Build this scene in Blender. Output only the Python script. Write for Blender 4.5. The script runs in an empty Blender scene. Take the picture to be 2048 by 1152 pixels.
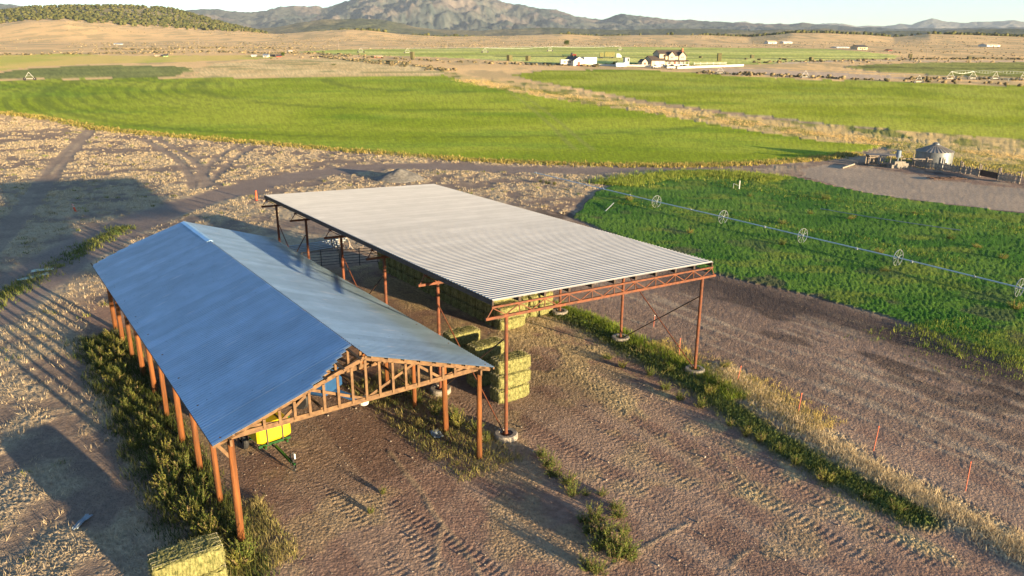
import bpy, math, random
import numpy as np
from mathutils import Matrix, Vector
random.seed(7); rng=np.random.default_rng(7)
SC=bpy.context.scene; COL=SC.collection
R=math.radians
# ------------------------------------------------------------------ camera (solved from the photograph)
F=1499.03; PIT=0.3058; ROLL=0.0045; H=21.0
cp,sp=math.cos(PIT),math.sin(PIT); cr,sr=math.cos(ROLL),math.sin(ROLL)
fw=np.array([0,cp,-sp]); up0=np.array([0,sp,cp]); rt0=np.array([1.,0,0])
rt=cr*rt0+sr*up0; up=-sr*rt0+cr*up0
cam=bpy.data.cameras.new('camera'); co=bpy.data.objects.new('camera',cam); COL.objects.link(co)
M=Matrix.Identity(4)
for i in range(3):
    M[i][0]=rt[i]; M[i][1]=up[i]; M[i][2]=-fw[i]
M[2][3]=H; co.matrix_world=M
cam.sensor_width=36; cam.lens=F/2048*36; cam.clip_start=.5; cam.clip_end=30000
SC.camera=co
# ------------------------------------------------------------------ light
HD=-0.6235                        # heading of the barns long axis
OV=-0.3025*math.cos(HD)-38.1083*math.sin(HD)

HAZE_D=.000042
SUN_EL=R(5.7); SUN_HEAD=math.degrees(HD)-13.0+180
sh=R(SUN_HEAD)
sunvec=Vector((math.sin(sh)*math.cos(SUN_EL),math.cos(sh)*math.cos(SUN_EL),math.sin(SUN_EL)))
W=bpy.data.worlds.new("World"); SC.world=W; W.use_nodes=True
nt=W.node_tree; bg=nt.nodes['Background']; sky=nt.nodes.new('ShaderNodeTexSky')
sky.sky_type='NISHITA'; sky.sun_disc=False; sky.sun_elevation=SUN_EL; sky.sun_rotation=sh
sky.altitude=1800; sky.air_density=1.0; sky.dust_density=0.15; sky.ozone_density=2.2
nt.links.new(sky.outputs[0],bg.inputs[0]); bg.inputs[1].default_value=0.078
sl=bpy.data.lights.new('sun','SUN'); sl.energy=5; sl.angle=R(.5); sl.color=(1.0,.77,.45)
so=bpy.data.objects.new('sun',sl); COL.objects.link(so); so.rotation_euler=sunvec.to_track_quat('Z','Y').to_euler()
vs=SC.view_settings; SC.display_settings.display_device='sRGB'
vs.view_transform='Standard'; vs.look='None'; vs.exposure=2.15; vs.gamma=1; vs.use_curve_mapping=False
try:
    SC.cycles.max_bounces=6; SC.cycles.diffuse_bounces=3; SC.cycles.volume_bounces=0
except Exception: pass
# ------------------------------------------------------------------ numpy noise
def _h(ix,iy,s):
    n=(ix.astype(np.int64)*374761393+iy.astype(np.int64)*668265263+s*2147483647)&0xffffffff
    n=((n^(n>>13))*1274126177)&0xffffffff
    n=(n^(n>>16))
    n=(n*2246822519)&0xffffffff
    return ((n^(n>>15))&0xffffff)/16777216.0
def vn(x,y,s=0):
    fx=np.floor(x);fy=np.floor(y);tx=x-fx;ty=y-fy
    tx=tx*tx*(3-2*tx);ty=ty*ty*(3-2*ty)
    a=_h(fx,fy,s);b=_h(fx+1,fy,s);c=_h(fx,fy+1,s);d=_h(fx+1,fy+1,s)
    return (a+(b-a)*tx)*(1-ty)+(c+(d-c)*tx)*ty
def fbm(x,y,o=4,s=0):
    t=0;a=.5;n=0
    for i in range(o):
        t=t+a*vn(x*2**i+17.3*i,y*2**i-9.1*i,s+i); n+=a; a*=.5
    return t/n
def sst(a,b,x):
    t=np.clip((x-a)/(b-a),0,1); return t*t*(3-2*t)
# ------------------------------------------------------------------ terrain height
_d=np.array([-500,100,140,169,205,255,330,410,600,800,1100,1500,2000,3000,9000.])
_z=np.array([0,0,0,.3,2.0,5.4,9.4,13.3,21.2,26.5,33.6,46,64,90,150.])
_dd=np.arange(-500,9000,10.); _zz=np.interp(_dd,_d,_z); _k=np.ones(5)/5
_zz[4:-4]=np.convolve(np.convolve(_zz,_k,'same'),_k,'same')[4:-4]
def img_dir(x,y):
    d=((x-1024)/F)*rt-((y-576)/F)*up+fw
    return d
# hill silhouettes given as image points -> elevation above the horizon by heading
def skyline(pts):
    hs=[];ts=[]
    for x,y in pts:
        d=img_dir(x,y); hs.append(math.atan2(d[0],d[1])); ts.append(d[2]/math.hypot(d[0],d[1]))
    return np.array(hs),np.array(ts)
HILL=skyline([(-500,40),(-250,22),(0,18),(60,13),(120,12),(180,9),(250,7),(300,9),(345,13),(400,26),(450,40),(500,51),(545,61),(600,68),(700,74),(800,76),(2600,80)])
MOUND=skyline([(-500,58),(0,50),(60,42),(130,40),(190,48),(260,54),(400,62),(560,68),(640,62),(690,59),(740,61),(800,68),(880,73),(1000,72),(1120,68),(1200,72),(1290,70),(1400,70),(1500,74),(1580,66),(1640,66),(1740,70),(1790,74),(1860,68),(1940,70),(2048,74),(2600,74)])
def zbase(x,y):
    z=np.interp(y,_dd,_zz)
    r=np.hypot(x,y); th=np.arctan2(x,np.maximum(y,1e-6))
    far=r>850
    if np.any(far):
        th2=th+.012*(fbm(r/180,th*30,3,5)-.5)
        zm=H+1350*np.interp(th2,*MOUND); zh=H+1900*np.interp(th2,*HILL)
        w1=sst(950,1350,r)*(y>0); w2=sst(1400,1900,r)*(y>0)
        zf=z+np.maximum(zm-np.interp(1350*np.cos(th),_dd,_zz),-6)*w1
        zf=np.where(r>1340,np.minimum(zf,zm+(r-1350)*np.interp(th2,*MOUND)-(r-1350)*.006),zf)
        b2=np.interp(1900*np.cos(th),_dd,_zz)+np.maximum(zm-np.interp(1350*np.cos(th),_dd,_zz),-6)
        zf=zf+np.maximum(zh-b2,0)*w2*(1+.10*(fbm(x/90,y/90,3,9)-.5))
        zf=np.where(r>1900,zf-(r-1900)*.05,zf)
        z=np.where(far,zf,z)
    return z
def px(x,y,dz=0.):
    """ground point seen at photo pixel x,y"""
    d=img_dir(x,y); t=20.;P=None
    ts=np.concatenate([np.arange(15,200,.1),np.arange(200,2500,1.)])/math.hypot(d[0],d[1])
    X=d[0]*ts;Y=d[1]*ts;Z=H+d[2]*ts
    b=Z-zbase(X,Y)-dz
    i=np.argmax(b<0)
    if b[i]>=0: i=len(ts)-1
    t=ts[i-1]+(ts[i]-ts[i-1])*b[i-1]/(b[i-1]-b[i]+1e-9)
    return np.array([d[0]*t,d[1]*t,H+d[2]*t])
def mpp(P):   # metres per photo pixel at point P
    return float(np.dot(np.asarray(P)-[0,0,H],fw))/F
O=np.array([-0.3025,38.1083]); U=np.array([math.sin(HD),math.cos(HD)]); V=np.array([math.cos(HD),-math.sin(HD)])
def uvw(u,v): q=O+u*U+v*V; return q
def to_uv(x,y): return (x-O[0])*U[0]+(y-O[1])*U[1],(x-O[0])*V[0]+(y-O[1])*V[1]
# ------------------------------------------------------------------ materials
def nmat(name):
    m=bpy.data.materials.new(name); m.use_nodes=True
    n=m.node_tree.nodes; b=n['Principled BSDF']; return m,m.node_tree,n,b
def mat(name,c,rough=.7,metal=0.,var=.25,scale=3.,stretch=(1,1,1),bump=.0,bscale=30.,c2=None,spec=.3):
    m,t,n,b=nmat(name); L=t.links.new
    b.inputs['Roughness'].default_value=rough; b.inputs['Metallic'].default_value=metal
    b.inputs['Specular IOR Level'].default_value=spec
    tc=n.new('ShaderNodeTexCoord'); mp=n.new('ShaderNodeMapping'); mp.inputs['Scale'].default_value=stretch
    L(tc.outputs['Object'],mp.inputs[0])
    nz=n.new('ShaderNodeTexNoise'); nz.inputs['Scale'].default_value=scale; nz.inputs['Detail'].default_value=5
    L(mp.outputs[0],nz.inputs['Vector'])
    cr_=n.new('ShaderNodeValToRGB'); e=cr_.color_ramp.elements
    c=np.array(c); d=np.array(c2) if c2 is not None else np.clip(c*(1+var),0,1)
    e[0].position=.3; e[1].position=.7
    e[0].color=(*(c*(1-var) if c2 is None else c),1); e[1].color=(*d,1)
    L(nz.outputs[0],cr_.inputs[0]); L(cr_.outputs[0],b.inputs['Base Color'])
    if bump:
        n2=n.new('ShaderNodeTexNoise'); n2.inputs['Scale'].default_value=bscale; n2.inputs['Detail'].default_value=4
        L(mp.outputs[0],n2.inputs['Vector'])
        bp=n.new('ShaderNodeBump'); bp.inputs['Strength'].default_value=bump; bp.inputs['Distance'].default_value=.05
        L(n2.outputs[0],bp.inputs['Height']); L(bp.outputs[0],b.inputs['Normal'])
    return m
def sheets(m,bw,rh,lo=.86,dark=.72,nv=.88):
    """separate roofing sheets: each its own tone, with a thin lap line between them"""
    n=m.node_tree.nodes; L=m.node_tree.links.new; b=n['Principled BSDF']; src=b.inputs['Base Color'].links[0].from_socket
    tc=n.new('ShaderNodeTexCoord'); br=n.new('ShaderNodeTexBrick'); br.offset=0; br.inputs['Scale'].default_value=1
    br.inputs['Brick Width'].default_value=bw; br.inputs['Row Height'].default_value=rh; br.inputs['Mortar Size'].default_value=.012; br.inputs['Mortar Smooth'].default_value=.3
    br.inputs['Color1'].default_value=(lo,lo,lo,1); br.inputs['Color2'].default_value=(1.06,1.06,1.06,1); br.inputs['Mortar'].default_value=(dark,dark,dark,1)
    L(tc.outputs['Object'],br.inputs['Vector'])
    nz=n.new('ShaderNodeTexNoise'); nz.inputs['Scale'].default_value=.7; nz.inputs['Detail'].default_value=8; nz.inputs['Roughness'].default_value=.7; L(tc.outputs['Object'],nz.inputs[0])
    mr=n.new('ShaderNodeMapRange'); mr.inputs[1].default_value=.35; mr.inputs[2].default_value=.65; mr.inputs[3].default_value=nv; mr.inputs[4].default_value=1.06; L(nz.outputs[0],mr.inputs[0])
    v=n.new('ShaderNodeVectorMath'); v.operation='MULTIPLY'; L(src,v.inputs[0]); L(br.outputs['Color'],v.inputs[1])
    s=n.new('ShaderNodeVectorMath'); s.operation='SCALE'; L(v.outputs[0],s.inputs[0]); L(mr.outputs[0],s.inputs['Scale']); L(s.outputs[0],b.inputs['Base Color']); return m
def leafmat(name,trans=.3):
    m,t,n,b=nmat(name); L=t.links.new; n.remove(b)
    at=n.new('ShaderNodeAttribute'); at.attribute_name='Col'
    d=n.new('ShaderNodeBsdfDiffuse'); tr=n.new('ShaderNodeBsdfTranslucent'); mx=n.new('ShaderNodeMixShader')
    mx.inputs[0].default_value=trans
    L(at.outputs[0],d.inputs[0]); L(at.outputs[0],tr.inputs[0]); L(d.outputs[0],mx.inputs[1]); L(tr.outputs[0],mx.inputs[2])
    L(mx.outputs[0],n['Material Output'].inputs[0]); return m
def groundmat(name,scale=4.,bump=.5,dist=.08,var=.35,stretch=None,rot=0.,clod=0.,tread=False):
    m,t,n,b=nmat(name); L=t.links.new
    b.inputs['Roughness'].default_value=.95; b.inputs['Specular IOR Level'].default_value=.1
    at=n.new('ShaderNodeAttribute'); at.attribute_name='Col'
    tc=n.new('ShaderNodeTexCoord'); mp=n.new('ShaderNodeMapping')
    L(tc.outputs['Object'],mp.inputs[0])
    if stretch: mp.inputs['Scale'].default_value=stretch; mp.inputs['Rotation'].default_value=(0,0,rot)
    nz=n.new('ShaderNodeTexNoise'); nz.inputs['Scale'].default_value=scale; nz.inputs['Detail'].default_value=7; nz.inputs['Roughness'].default_value=.65
    L(mp.outputs[0],nz.inputs['Vector'])
    mr=n.new('ShaderNodeMapRange'); mr.inputs[1].default_value=.3; mr.inputs[2].default_value=.7; mr.inputs[3].default_value=1-var; mr.inputs[4].default_value=1+var
    L(nz.outputs[0],mr.inputs[0])
    mx=n.new('ShaderNodeVectorMath'); mx.operation='SCALE'
    L(at.outputs[0],mx.inputs[0]); L(mr.outputs[0],mx.inputs['Scale']); L(mx.outputs[0],b.inputs['Base Color'])
    bp=n.new('ShaderNodeBump'); bp.inputs['Strength'].default_value=bump; bp.inputs['Distance'].default_value=dist
    if clod:
        vo=n.new('ShaderNodeTexVoronoi'); vo.inputs['Scale'].default_value=clod; L(tc.outputs['Object'],vo.inputs['Vector'])
        n2=n.new('ShaderNodeTexNoise'); n2.inputs['Scale'].default_value=clod*2.5; n2.inputs['Detail'].default_value=5; L(tc.outputs['Object'],n2.inputs['Vector'])
        a1=n.new('ShaderNodeMath'); a1.operation='MULTIPLY_ADD'; a1.inputs[1].default_value=-.7; L(vo.outputs['Distance'],a1.inputs[0]); L(n2.outputs[0],a1.inputs[2])
        a2=n.new('ShaderNodeMath'); a2.operation='ADD'; L(a1.outputs[0],a2.inputs[0]); L(nz.outputs[0],a2.inputs[1]); out=a2
        if tread:      # tyre lugs pressed into the packed yard along the barns' axis
            m2=n.new('ShaderNodeMapping'); m2.inputs['Rotation'].default_value=(0,0,HD); L(tc.outputs['Object'],m2.inputs[0])
            sx=n.new('ShaderNodeSeparateXYZ'); L(m2.outputs[0],sx.inputs[0])
            m3=n.new('ShaderNodeMapping'); m3.inputs['Scale'].default_value=(1.3,.07,1); L(m2.outputs[0],m3.inputs[0])
            k=n.new('ShaderNodeTexNoise'); k.inputs['Scale'].default_value=1.; k.inputs['Detail'].default_value=1; L(m3.outputs[0],k.inputs[0])
            kr=n.new('ShaderNodeMapRange'); kr.inputs[1].default_value=.52; kr.inputs[2].default_value=.68; kr.inputs[3].default_value=0; kr.inputs[4].default_value=.22; L(k.outputs[0],kr.inputs[0])
            u2=n.new('ShaderNodeMath'); u2.operation='MULTIPLY_ADD'; u2.inputs[1].default_value=20.; L(sx.outputs[1],u2.inputs[0])
            v2=n.new('ShaderNodeMath'); v2.operation='PINGPONG'; v2.inputs[1].default_value=.45; L(sx.outputs[0],v2.inputs[0])
            v3=n.new('ShaderNodeMath'); v3.operation='MULTIPLY'; v3.inputs[1].default_value=14.; L(v2.outputs[0],v3.inputs[0]); L(v3.outputs[0],u2.inputs[2])
            si=n.new('ShaderNodeMath'); si.operation='SINE'; L(u2.outputs[0],si.inputs[0])
            lv=n.new('ShaderNodeMath'); lv.operation='SUBTRACT'; L(sx.outputs[0],lv.inputs[0]); lv.inputs[1].default_value=OV+5.; la=n.new('ShaderNodeMath'); la.operation='ABSOLUTE'; L(lv.outputs[0],la.inputs[0]); lv=la
            lim=n.new('ShaderNodeMapRange'); lim.inputs[1].default_value=13.; lim.inputs[2].default_value=9.; L(lv.outputs[0],lim.inputs[0])
            q1=n.new('ShaderNodeMath'); q1.operation='MULTIPLY'; L(si.outputs[0],q1.inputs[0]); L(kr.outputs[0],q1.inputs[1])
            q2=n.new('ShaderNodeMath'); q2.operation='MULTIPLY_ADD'; L(q1.outputs[0],q2.inputs[0]); L(lim.outputs[0],q2.inputs[1]); L(a2.outputs[0],q2.inputs[2]); out=q2
        L(out.outputs[0],bp.inputs['Height'])
    else: L(nz.outputs[0],bp.inputs['Height'])
    L(bp.outputs[0],b.inputs['Normal'])
    return m
# ------------------------------------------------------------------ mesh helpers
def raw(name,verts,faces,m=None,parent=None,smooth=False,col=None):
    """verts (n,3) array; faces (k,3|4) array"""
    verts=np.ascontiguousarray(verts,dtype=np.float32); faces=np.ascontiguousarray(faces,dtype=np.int32)
    me=bpy.data.meshes.new(name); k=faces.shape[1]; nf=len(faces)
    me.vertices.add(len(verts)); me.vertices.foreach_set('co',verts.ravel())
    me.loops.add(nf*k); me.loops.foreach_set('vertex_index',faces.ravel())
    me.polygons.add(nf); me.polygons.foreach_set('loop_start',np.arange(0,nf*k,k,dtype=np.int32))
    if smooth: me.polygons.foreach_set('use_smooth',np.ones(nf,dtype=bool))
    if col is not None:
        a=me.color_attributes.new('Col','FLOAT_COLOR','POINT')
        c=np.ones((len(verts),4),np.float32); c[:,:3]=col; a.data.foreach_set('color',c.ravel())
    me.update(); me.validate()
    if m: me.materials.append(m)
    o=bpy.data.objects.new(name,me); COL.objects.link(o)
    if parent is not None: o.parent=parent
    return o
class MB:
    def __init__(s): s.v=[];s.f=[]
    def add(s,vs_,fs):
        k=len(s.v); s.v+= [tuple(map(float,p)) for p in vs_]; s.f+=[tuple(i+k for i in f) for f in fs]; return s
    def box(s,x0,x1,y0,y1,z0,z1):
        return s.add([(x0,y0,z0),(x1,y0,z0),(x1,y1,z0),(x0,y1,z0),(x0,y0,z1),(x1,y0,z1),(x1,y1,z1),(x0,y1,z1)],
          [(0,3,2,1),(4,5,6,7),(0,1,5,4),(1,2,6,5),(2,3,7,6),(3,0,4,7)])
    def beam(s,p,q,w,h,upv=(0,0,1)):
        p=Vector(p);q=Vector(q);d=(q-p).normalized();u=Vector(upv)
        a=d.cross(u)
        if a.length<1e-4: a=d.cross(Vector((1,0,0)))
        a.normalize(); b=a.cross(d).normalized(); a*=w/2;b*=h/2
        return s.add([p-a-b,p+a-b,p+a+b,p-a+b,q-a-b,q+a-b,q+a+b,q-a+b],
          [(0,3,2,1),(4,5,6,7),(0,1,5,4),(1,2,6,5),(2,3,7,6),(3,0,4,7)])
    def tube(s,p,q,r,n=8,r2=None):
        p=Vector(p);q=Vector(q);d=(q-p).normalized(); r2=r if r2 is None else r2
        a=d.orthogonal().normalized();b=d.cross(a)
        vs_=[];fs=[]
        for i in range(n):
            t=2*math.pi*i/n; e=a*math.cos(t)+b*math.sin(t); vs_+=[p+e*r,q+e*r2]
        for i in range(n):
            j=(i+1)%n; fs.append((2*i,2*j,2*j+1,2*i+1))
        fs.append(tuple(2*i for i in range(n))[::-1]); fs.append(tuple(2*i+1 for i in range(n)))
        return s.add(vs_,fs)
    def lathe(s,prof,n=24,c=(0,0,0)):
        vs_=[];fs=[]
        for r,z in prof:
            for i in range(n):
                t=2*math.pi*i/n; vs_.append((c[0]+r*math.cos(t),c[1]+r*math.sin(t),c[2]+z))
        for k in range(len(prof)-1):
            for i in range(n):
                j=(i+1)%n; fs.append((k*n+i,k*n+j,(k+1)*n+j,(k+1)*n+i))
        return s.add(vs_,fs)
    def ring(s,c,ax,R_,w,t,n=20):
        """flat-tread wheel rim: axis ax, radius R_, tread width w, thickness t"""
        ax=Vector(ax).normalized();a=ax.orthogonal().normalized();b=ax.cross(a);c=Vector(c);vs_=[];fs=[]
        for i in range(n):
            e=a*math.cos(2*math.pi*i/n)+b*math.sin(2*math.pi*i/n)
            vs_+=[c+e*R_-ax*w/2,c+e*R_+ax*w/2,c+e*(R_-t)+ax*w/2,c+e*(R_-t)-ax*w/2]
        for i in range(n):
            j=(i+1)%n
            for k in range(4):
                l=(k+1)%4; fs.append((4*i+k,4*j+k,4*j+l,4*i+l))
        return s.add(vs_,fs)
    def gable(s,x0,x1,y0,y1,z0,ze,zr,axis='x'):
        """closed gabled body, ridge along axis"""
        if axis=='x':
            ym=(y0+y1)/2
            return s.add([(x0,y0,z0),(x1,y0,z0),(x1,y1,z0),(x0,y1,z0),(x0,y0,ze),(x1,y0,ze),(x1,y1,ze),(x0,y1,ze),(x0,ym,zr),(x1,ym,zr)],
             [(0,3,2,1),(0,1,5,4),(2,3,7,6),(1,2,6,9,5),(3,0,4,8,7),(4,5,9,8),(6,7,8,9)])
        xm=(x0+x1)/2
        return s.add([(x0,y0,z0),(x1,y0,z0),(x1,y1,z0),(x0,y1,z0),(x0,y0,ze),(x1,y0,ze),(x1,y1,ze),(x0,y1,ze),(xm,y0,zr),(xm,y1,zr)],
             [(0,3,2,1),(0,1,5,8,4),(2,3,7,9,6),(1,2,6,5),(3,0,4,7),(5,6,9,8),(7,4,8,9)])
    def slope(s,a,b,c,d,t):
        """thick roof sheet, corners a,b,c,d (top), thickness t downward"""
        T=Vector((0,0,-t)); P=[Vector(p) for p in (a,b,c,d)]
        return s.add(P+[p+T for p in P],[(0,1,2,3),(7,6,5,4),(0,4,5,1),(1,5,6,2),(2,6,7,3),(3,7,4,0)])
    def build(s,name,m,parent=None,smooth=False):
        me=bpy.data.meshes.new(name); me.from_pydata(s.v,[],s.f)
        if smooth: me.polygons.foreach_set('use_smooth',np.ones(len(s.f),dtype=bool))
        me.update(); me.materials.append(m)
        import bmesh
        bm=bmesh.new(); bm.from_mesh(me); bmesh.ops.recalc_face_normals(bm,faces=bm.faces); bm.to_mesh(me); bm.free()
        o=bpy.data.objects.new(name,me); COL.objects.link(o)
        if parent is not None: o.parent=parent
        return o
def tag(o,label=None,cat=None,group=None,kind=None):
    if label: o['label']=label
    if cat: o['category']=cat
    if group: o['group']=group
    if kind: o['kind']=kind
    return o
def thing(name,label,cat,loc=(0,0,0),rz=0.,group=None):
    o=bpy.data.objects.new(name,None); COL.objects.link(o); o.empty_display_size=.3
    o.location=tuple(map(float,loc)); o.rotation_euler=(0,0,rz); return tag(o,label,cat,group)
def copy_tree(o,parent=None):
    c=o.copy(); COL.objects.link(c)
    if parent is not None: c.parent=parent
    for ch in list(o.children): copy_tree(ch,c)
    return c
ORD=['first','second','third','fourth','fifth','sixth','seventh','eighth','ninth','tenth','eleventh','twelfth','thirteenth','fourteenth','fifteenth','sixteenth','seventeenth','eighteenth','nineteenth','twentieth']
def ordi(i): 
    if i<20: return ORD[i]
    t=['twenty','thirty','forty','fifty','sixty','seventy','eighty','ninety'][(i+1)//10-2]
    k=(i+1)%10
    return (t[:-1]+'ieth') if k==0 else t+'-'+ORD[k-1]
# ================================================================== GROUND: one polar sheet split into its zones
def P(*pts): return np.array([px(a,b)[:2] for a,b in pts])
def inside(poly,x,y):
    c=np.zeros(x.shape,bool); n=len(poly)
    for i in range(n):
        x1,y1=poly[i];x2,y2=poly[(i+1)%n]
        if y1==y2: continue
        k=((y1>y)!=(y2>y))
        c^=k&(x<(x2-x1)*(y-y1)/(y2-y1)+x1)
    return c
def dline(pl,x,y):
    d=np.full(x.shape,1e9)
    for (x1,y1),(x2,y2) in zip(pl[:-1],pl[1:]):
        dx,dy=x2-x1,y2-y1; t=np.clip(((x-x1)*dx+(y-y1)*dy)/(dx*dx+dy*dy+1e-9),0,1)
        d=np.minimum(d,np.hypot(x-x1-t*dx,y-y1-t*dy))
    return d
def smoothpl(pl,n=6):
    pl=np.array(pl); t=np.linspace(0,len(pl)-1,(len(pl)-1)*n+1); out=[]
    for s in t:
        i=min(int(s),len(pl)-2);u=s-i
        p0=pl[max(i-1,0)];p1=pl[i];p2=pl[i+1];p3=pl[min(i+2,len(pl)-1)]
        out.append(.5*((2*p1)+(-p0+p2)*u+(2*p0-5*p1+4*p2-p3)*u*u+(-p0+3*p1-3*p2+p3)*u**3))
    return np.array(out)
cropA=P((-420,215),(-300,185),(-150,170),(0,163),(60,160),(300,157),(600,156),(860,152),(885,150),(960,171),(1100,197),(1300,227),(1500,262),(1640,284),(1772,292),(1700,308),(1600,320),(1450,329),(1300,331),(1100,327),(900,317),(700,301),(520,286),(330,270),(200,257),(100,238),(0,228),(-200,222))
cropB=P((1085,142),(1200,140),(1300,141),(1450,151),(1600,159),(1850,166),(2048,173),(2500,185),(2500,330),(2048,282),(1700,253),(1500,230),(1300,203),(1180,182),(1060,160),(1020,150))
olive=P((-300,158),(0,160),(60,158),(300,155.5),(345,154),(370,146),(400,138),(340,132.5),(180,131),(60,138),(0,147))
stubble=P((350,154.5),(400,147),(380,140),(400,134),(430,127),(520,121),(600,118),(700,117.5),(790,120),(842,132),(895,146),(880,148.5),(860,150.5),(600,154),(450,155.5))
hayfar=P((590,104),(700,99),(900,97),(1100,94),(1250,94),(1500,96),(1650,98),(1720,103),(1800,112),(1790,117),(1650,121),(1560,128),(1420,131),(1200,131),(1080,126),(980,120),(860,114),(700,110))
circR=P((1690,135),(1730,130),(1850,126),(2048,125),(2400,128),(2400,165),(2048,156),(1900,152),(1760,144))
pale=P((1390,140),(1450,136),(1560,140),(1700,147),(1800,154),(1850,160),(1750,158),(1600,153),(1480,147))
roadR=[smoothpl(P((1560,127),(1700,121.5),(1850,122),(2048,122.5),(2400,124)))]
fieldY=P((-300,138),(-100,120),(0,111),(120,107),(250,112),(420,111),(560,111),(540,117),(420,122),(300,126),(180,128),(60,134),(0,142))
past=P((1150,436),(1170,412),(1190,388),(1255,358),(1330,343),(1400,340),(1480,345),(1590,354),(1680,376),(1800,398),(2048,428),(2500,500),(2600,900),(2300,800),(2048,722),(1900,676),(1760,630),(1600,588),(1500,564),(1420,545),(1300,500))
lot=P((1600,340),(1660,330),(1740,336),(1800,345),(1900,362),(2048,378),(2500,430),(2500,500),(2048,426),(1800,397),(1680,374),(1605,352))
road=smoothpl(P((-300,760),(-120,670),(0,603),(120,525),(230,462),(330,425),(450,388),(600,352),(740,336),(850,333),(1000,338),(1150,342),(1300,338)))
trk1=smoothpl(P((-60,530),(0,465),(50,400),(110,325),(165,268),(180,255)))
trk1b=smoothpl(P((-60,560),(20,470),(75,400),(130,325),(180,268),(195,255)))
trk2=smoothpl(P((285,278),(325,300),(360,325),(378,352),(385,378)));trk2b=smoothpl(P((310,276),(355,300),(395,328),(410,355),(408,376)))
trk3=smoothpl(P((478,290),(440,312),(412,338),(395,362)));trk3b=smoothpl(P((508,290),(470,318),(445,340),(420,368)))
berm1=smoothpl(P((772,903),(800,935),(840,985),(880,1045),(925,1100),(960,1150)))
berm2=smoothpl(P((1170,1162),(1215,1140),(1290,1098),(1330,1075),(1380,1050)))
berm3=smoothpl(P((880,1050),(872,1100),(862,1150)));berm4=smoothpl(P((1455,1145),(1475,1120),(1500,1105)))
hedge=smoothpl(P((1090,617),(1180,655),(1260,700),(1380,765),(1480,835),(1600,915),(1720,975),(1840,1040)))
drys=smoothpl(P((1440,745),(1510,790),(1600,850),(1720,930),(1850,1000),(2048,1105),(2200,1190)))
straw1=smoothpl(P((1090,660),(1140,730),(1250,810),(1420,905),(1520,990)))
straw2=smoothpl(P((1130,655),(1210,715),(1330,790),(1440,858),(1560,935),(1680,1010),(1900,1120)))
yardtrk=[smoothpl(P(*p)) for p in [((1020,830),(1250,960),(1500,1120)),((1120,760),(1400,920),(1750,1130)),((700,960),(900,1080),(1010,1160)),((1075,790),(1330,940),(1620,1130)),((560,900),(700,1020),(800,1150)),((1230,760),(1500,920),(1850,1120)),((620,900),(760,1010),(870,1130))]]
TRU=[]
ditch=smoothpl(P((830,136),(905,152),(980,170),(1100,190),(1300,219),(1500,250),(1680,276),(1800,290),(2048,318),(2400,355)))
# ---- grid
TH0,TH1=R(-50),R(50); NT=1150
th=np.linspace(TH0,TH1,NT)
rr=[9.]
while rr[-1]<2300:
    r=rr[-1]; rr.append(r+min(max(r*r/13500.,.045),9.))
rr=np.array(rr); NR=len(rr)
TT,RRg=np.meshgrid(th,rr)
jt=(rng.random(TT.shape)-.5)*(th[1]-th[0])*.6
X=(RRg*np.sin(TT+jt)).ravel();Y=(RRg*np.cos(TT+jt)).ravel();rad=RRg.ravel()
Z=zbase(X,Y)
u_,v_=to_uv(X,Y)
wx=X+1.2*(fbm(X/4,Y/4,3,1)-.5)*np.clip(rad/90,.4,6);wy=Y+1.2*(fbm(X/4,Y/4,3,2)-.5)*np.clip(rad/90,.4,6)
n1=fbm(X/9,Y/9,4,11);n2=fbm(X/2.2,Y/2.2,4,12);n3=fbm(X/.55,Y/.55,3,13);n4=fbm(X/30,Y/30,4,14)
wn=rng.random(len(X))
def C(*c): return np.array(c)[None,:]
def mixc(a,b,t): return a+(b-a)*np.clip(t,0,1)[:,None]
# default: dry rangeland
soil=C(.25,.185,.145);dry=C(.49,.38,.25)
yd=np.abs(0)
nearleft=sst(-2,-9,v_+.0*u_)  # left of the gabled barn
cov=sst(.40,.62,.55*n2+.45*n1+.08*(n3-.5))
col=mixc(soil*np.ones_like(n1)[:,None],dry*np.ones_like(n1)[:,None],cov)
hgt=.10*cov*wn+.04*n3
# far plains: sage / tan
farw=sst(200,300,Y+.25*np.abs(X)*(X<0))
sage=mixc(C(.78,.52,.25)*(.85+.3*n4)[:,None],C(.56,.40,.20)*np.ones_like(n4)[:,None],sst(.48,.62,fbm(X/14,Y/40,4,21)))
col=mixc(col,sage,farw)
# gold band in the middle distance on the left
gb=inside(fieldY,wx,wy); col[gb]=mixc(C(.70,.52,.16)*np.ones_like(n4)[:,None],C(.52,.48,.10)*np.ones_like(n4)[:,None],sst(.4,.65,fbm(X/25,Y/60,4,22)))[gb]
zone=np.zeros(len(X),int)   # 0 ground
# yard of packed dark gravel soil
yard=(v_>-17.0)&(v_<18.5-.0*u_)&(u_<50)&(u_>-45)&~inside(past,wx,wy)
yw=sst(-20.,-14.5,v_+2.5*(n1-.5))*sst(52,36,u_+6*(n1-.5))*sst(60,30,v_)
ysoil=mixc(C(.265,.168,.128)*(.85+.3*n1)[:,None],C(.36,.25,.185)*np.ones_like(n1)[:,None],np.maximum(sst(.5,.75,n2)*.7,sst(.5,.7,vn(v_/1.1,u_/16.,66))*.8))
col=mixc(col,ysoil,yw); hgt=hgt*(1-yw)+yw*(.016*n3+.03*n2+.012*wn)
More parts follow.
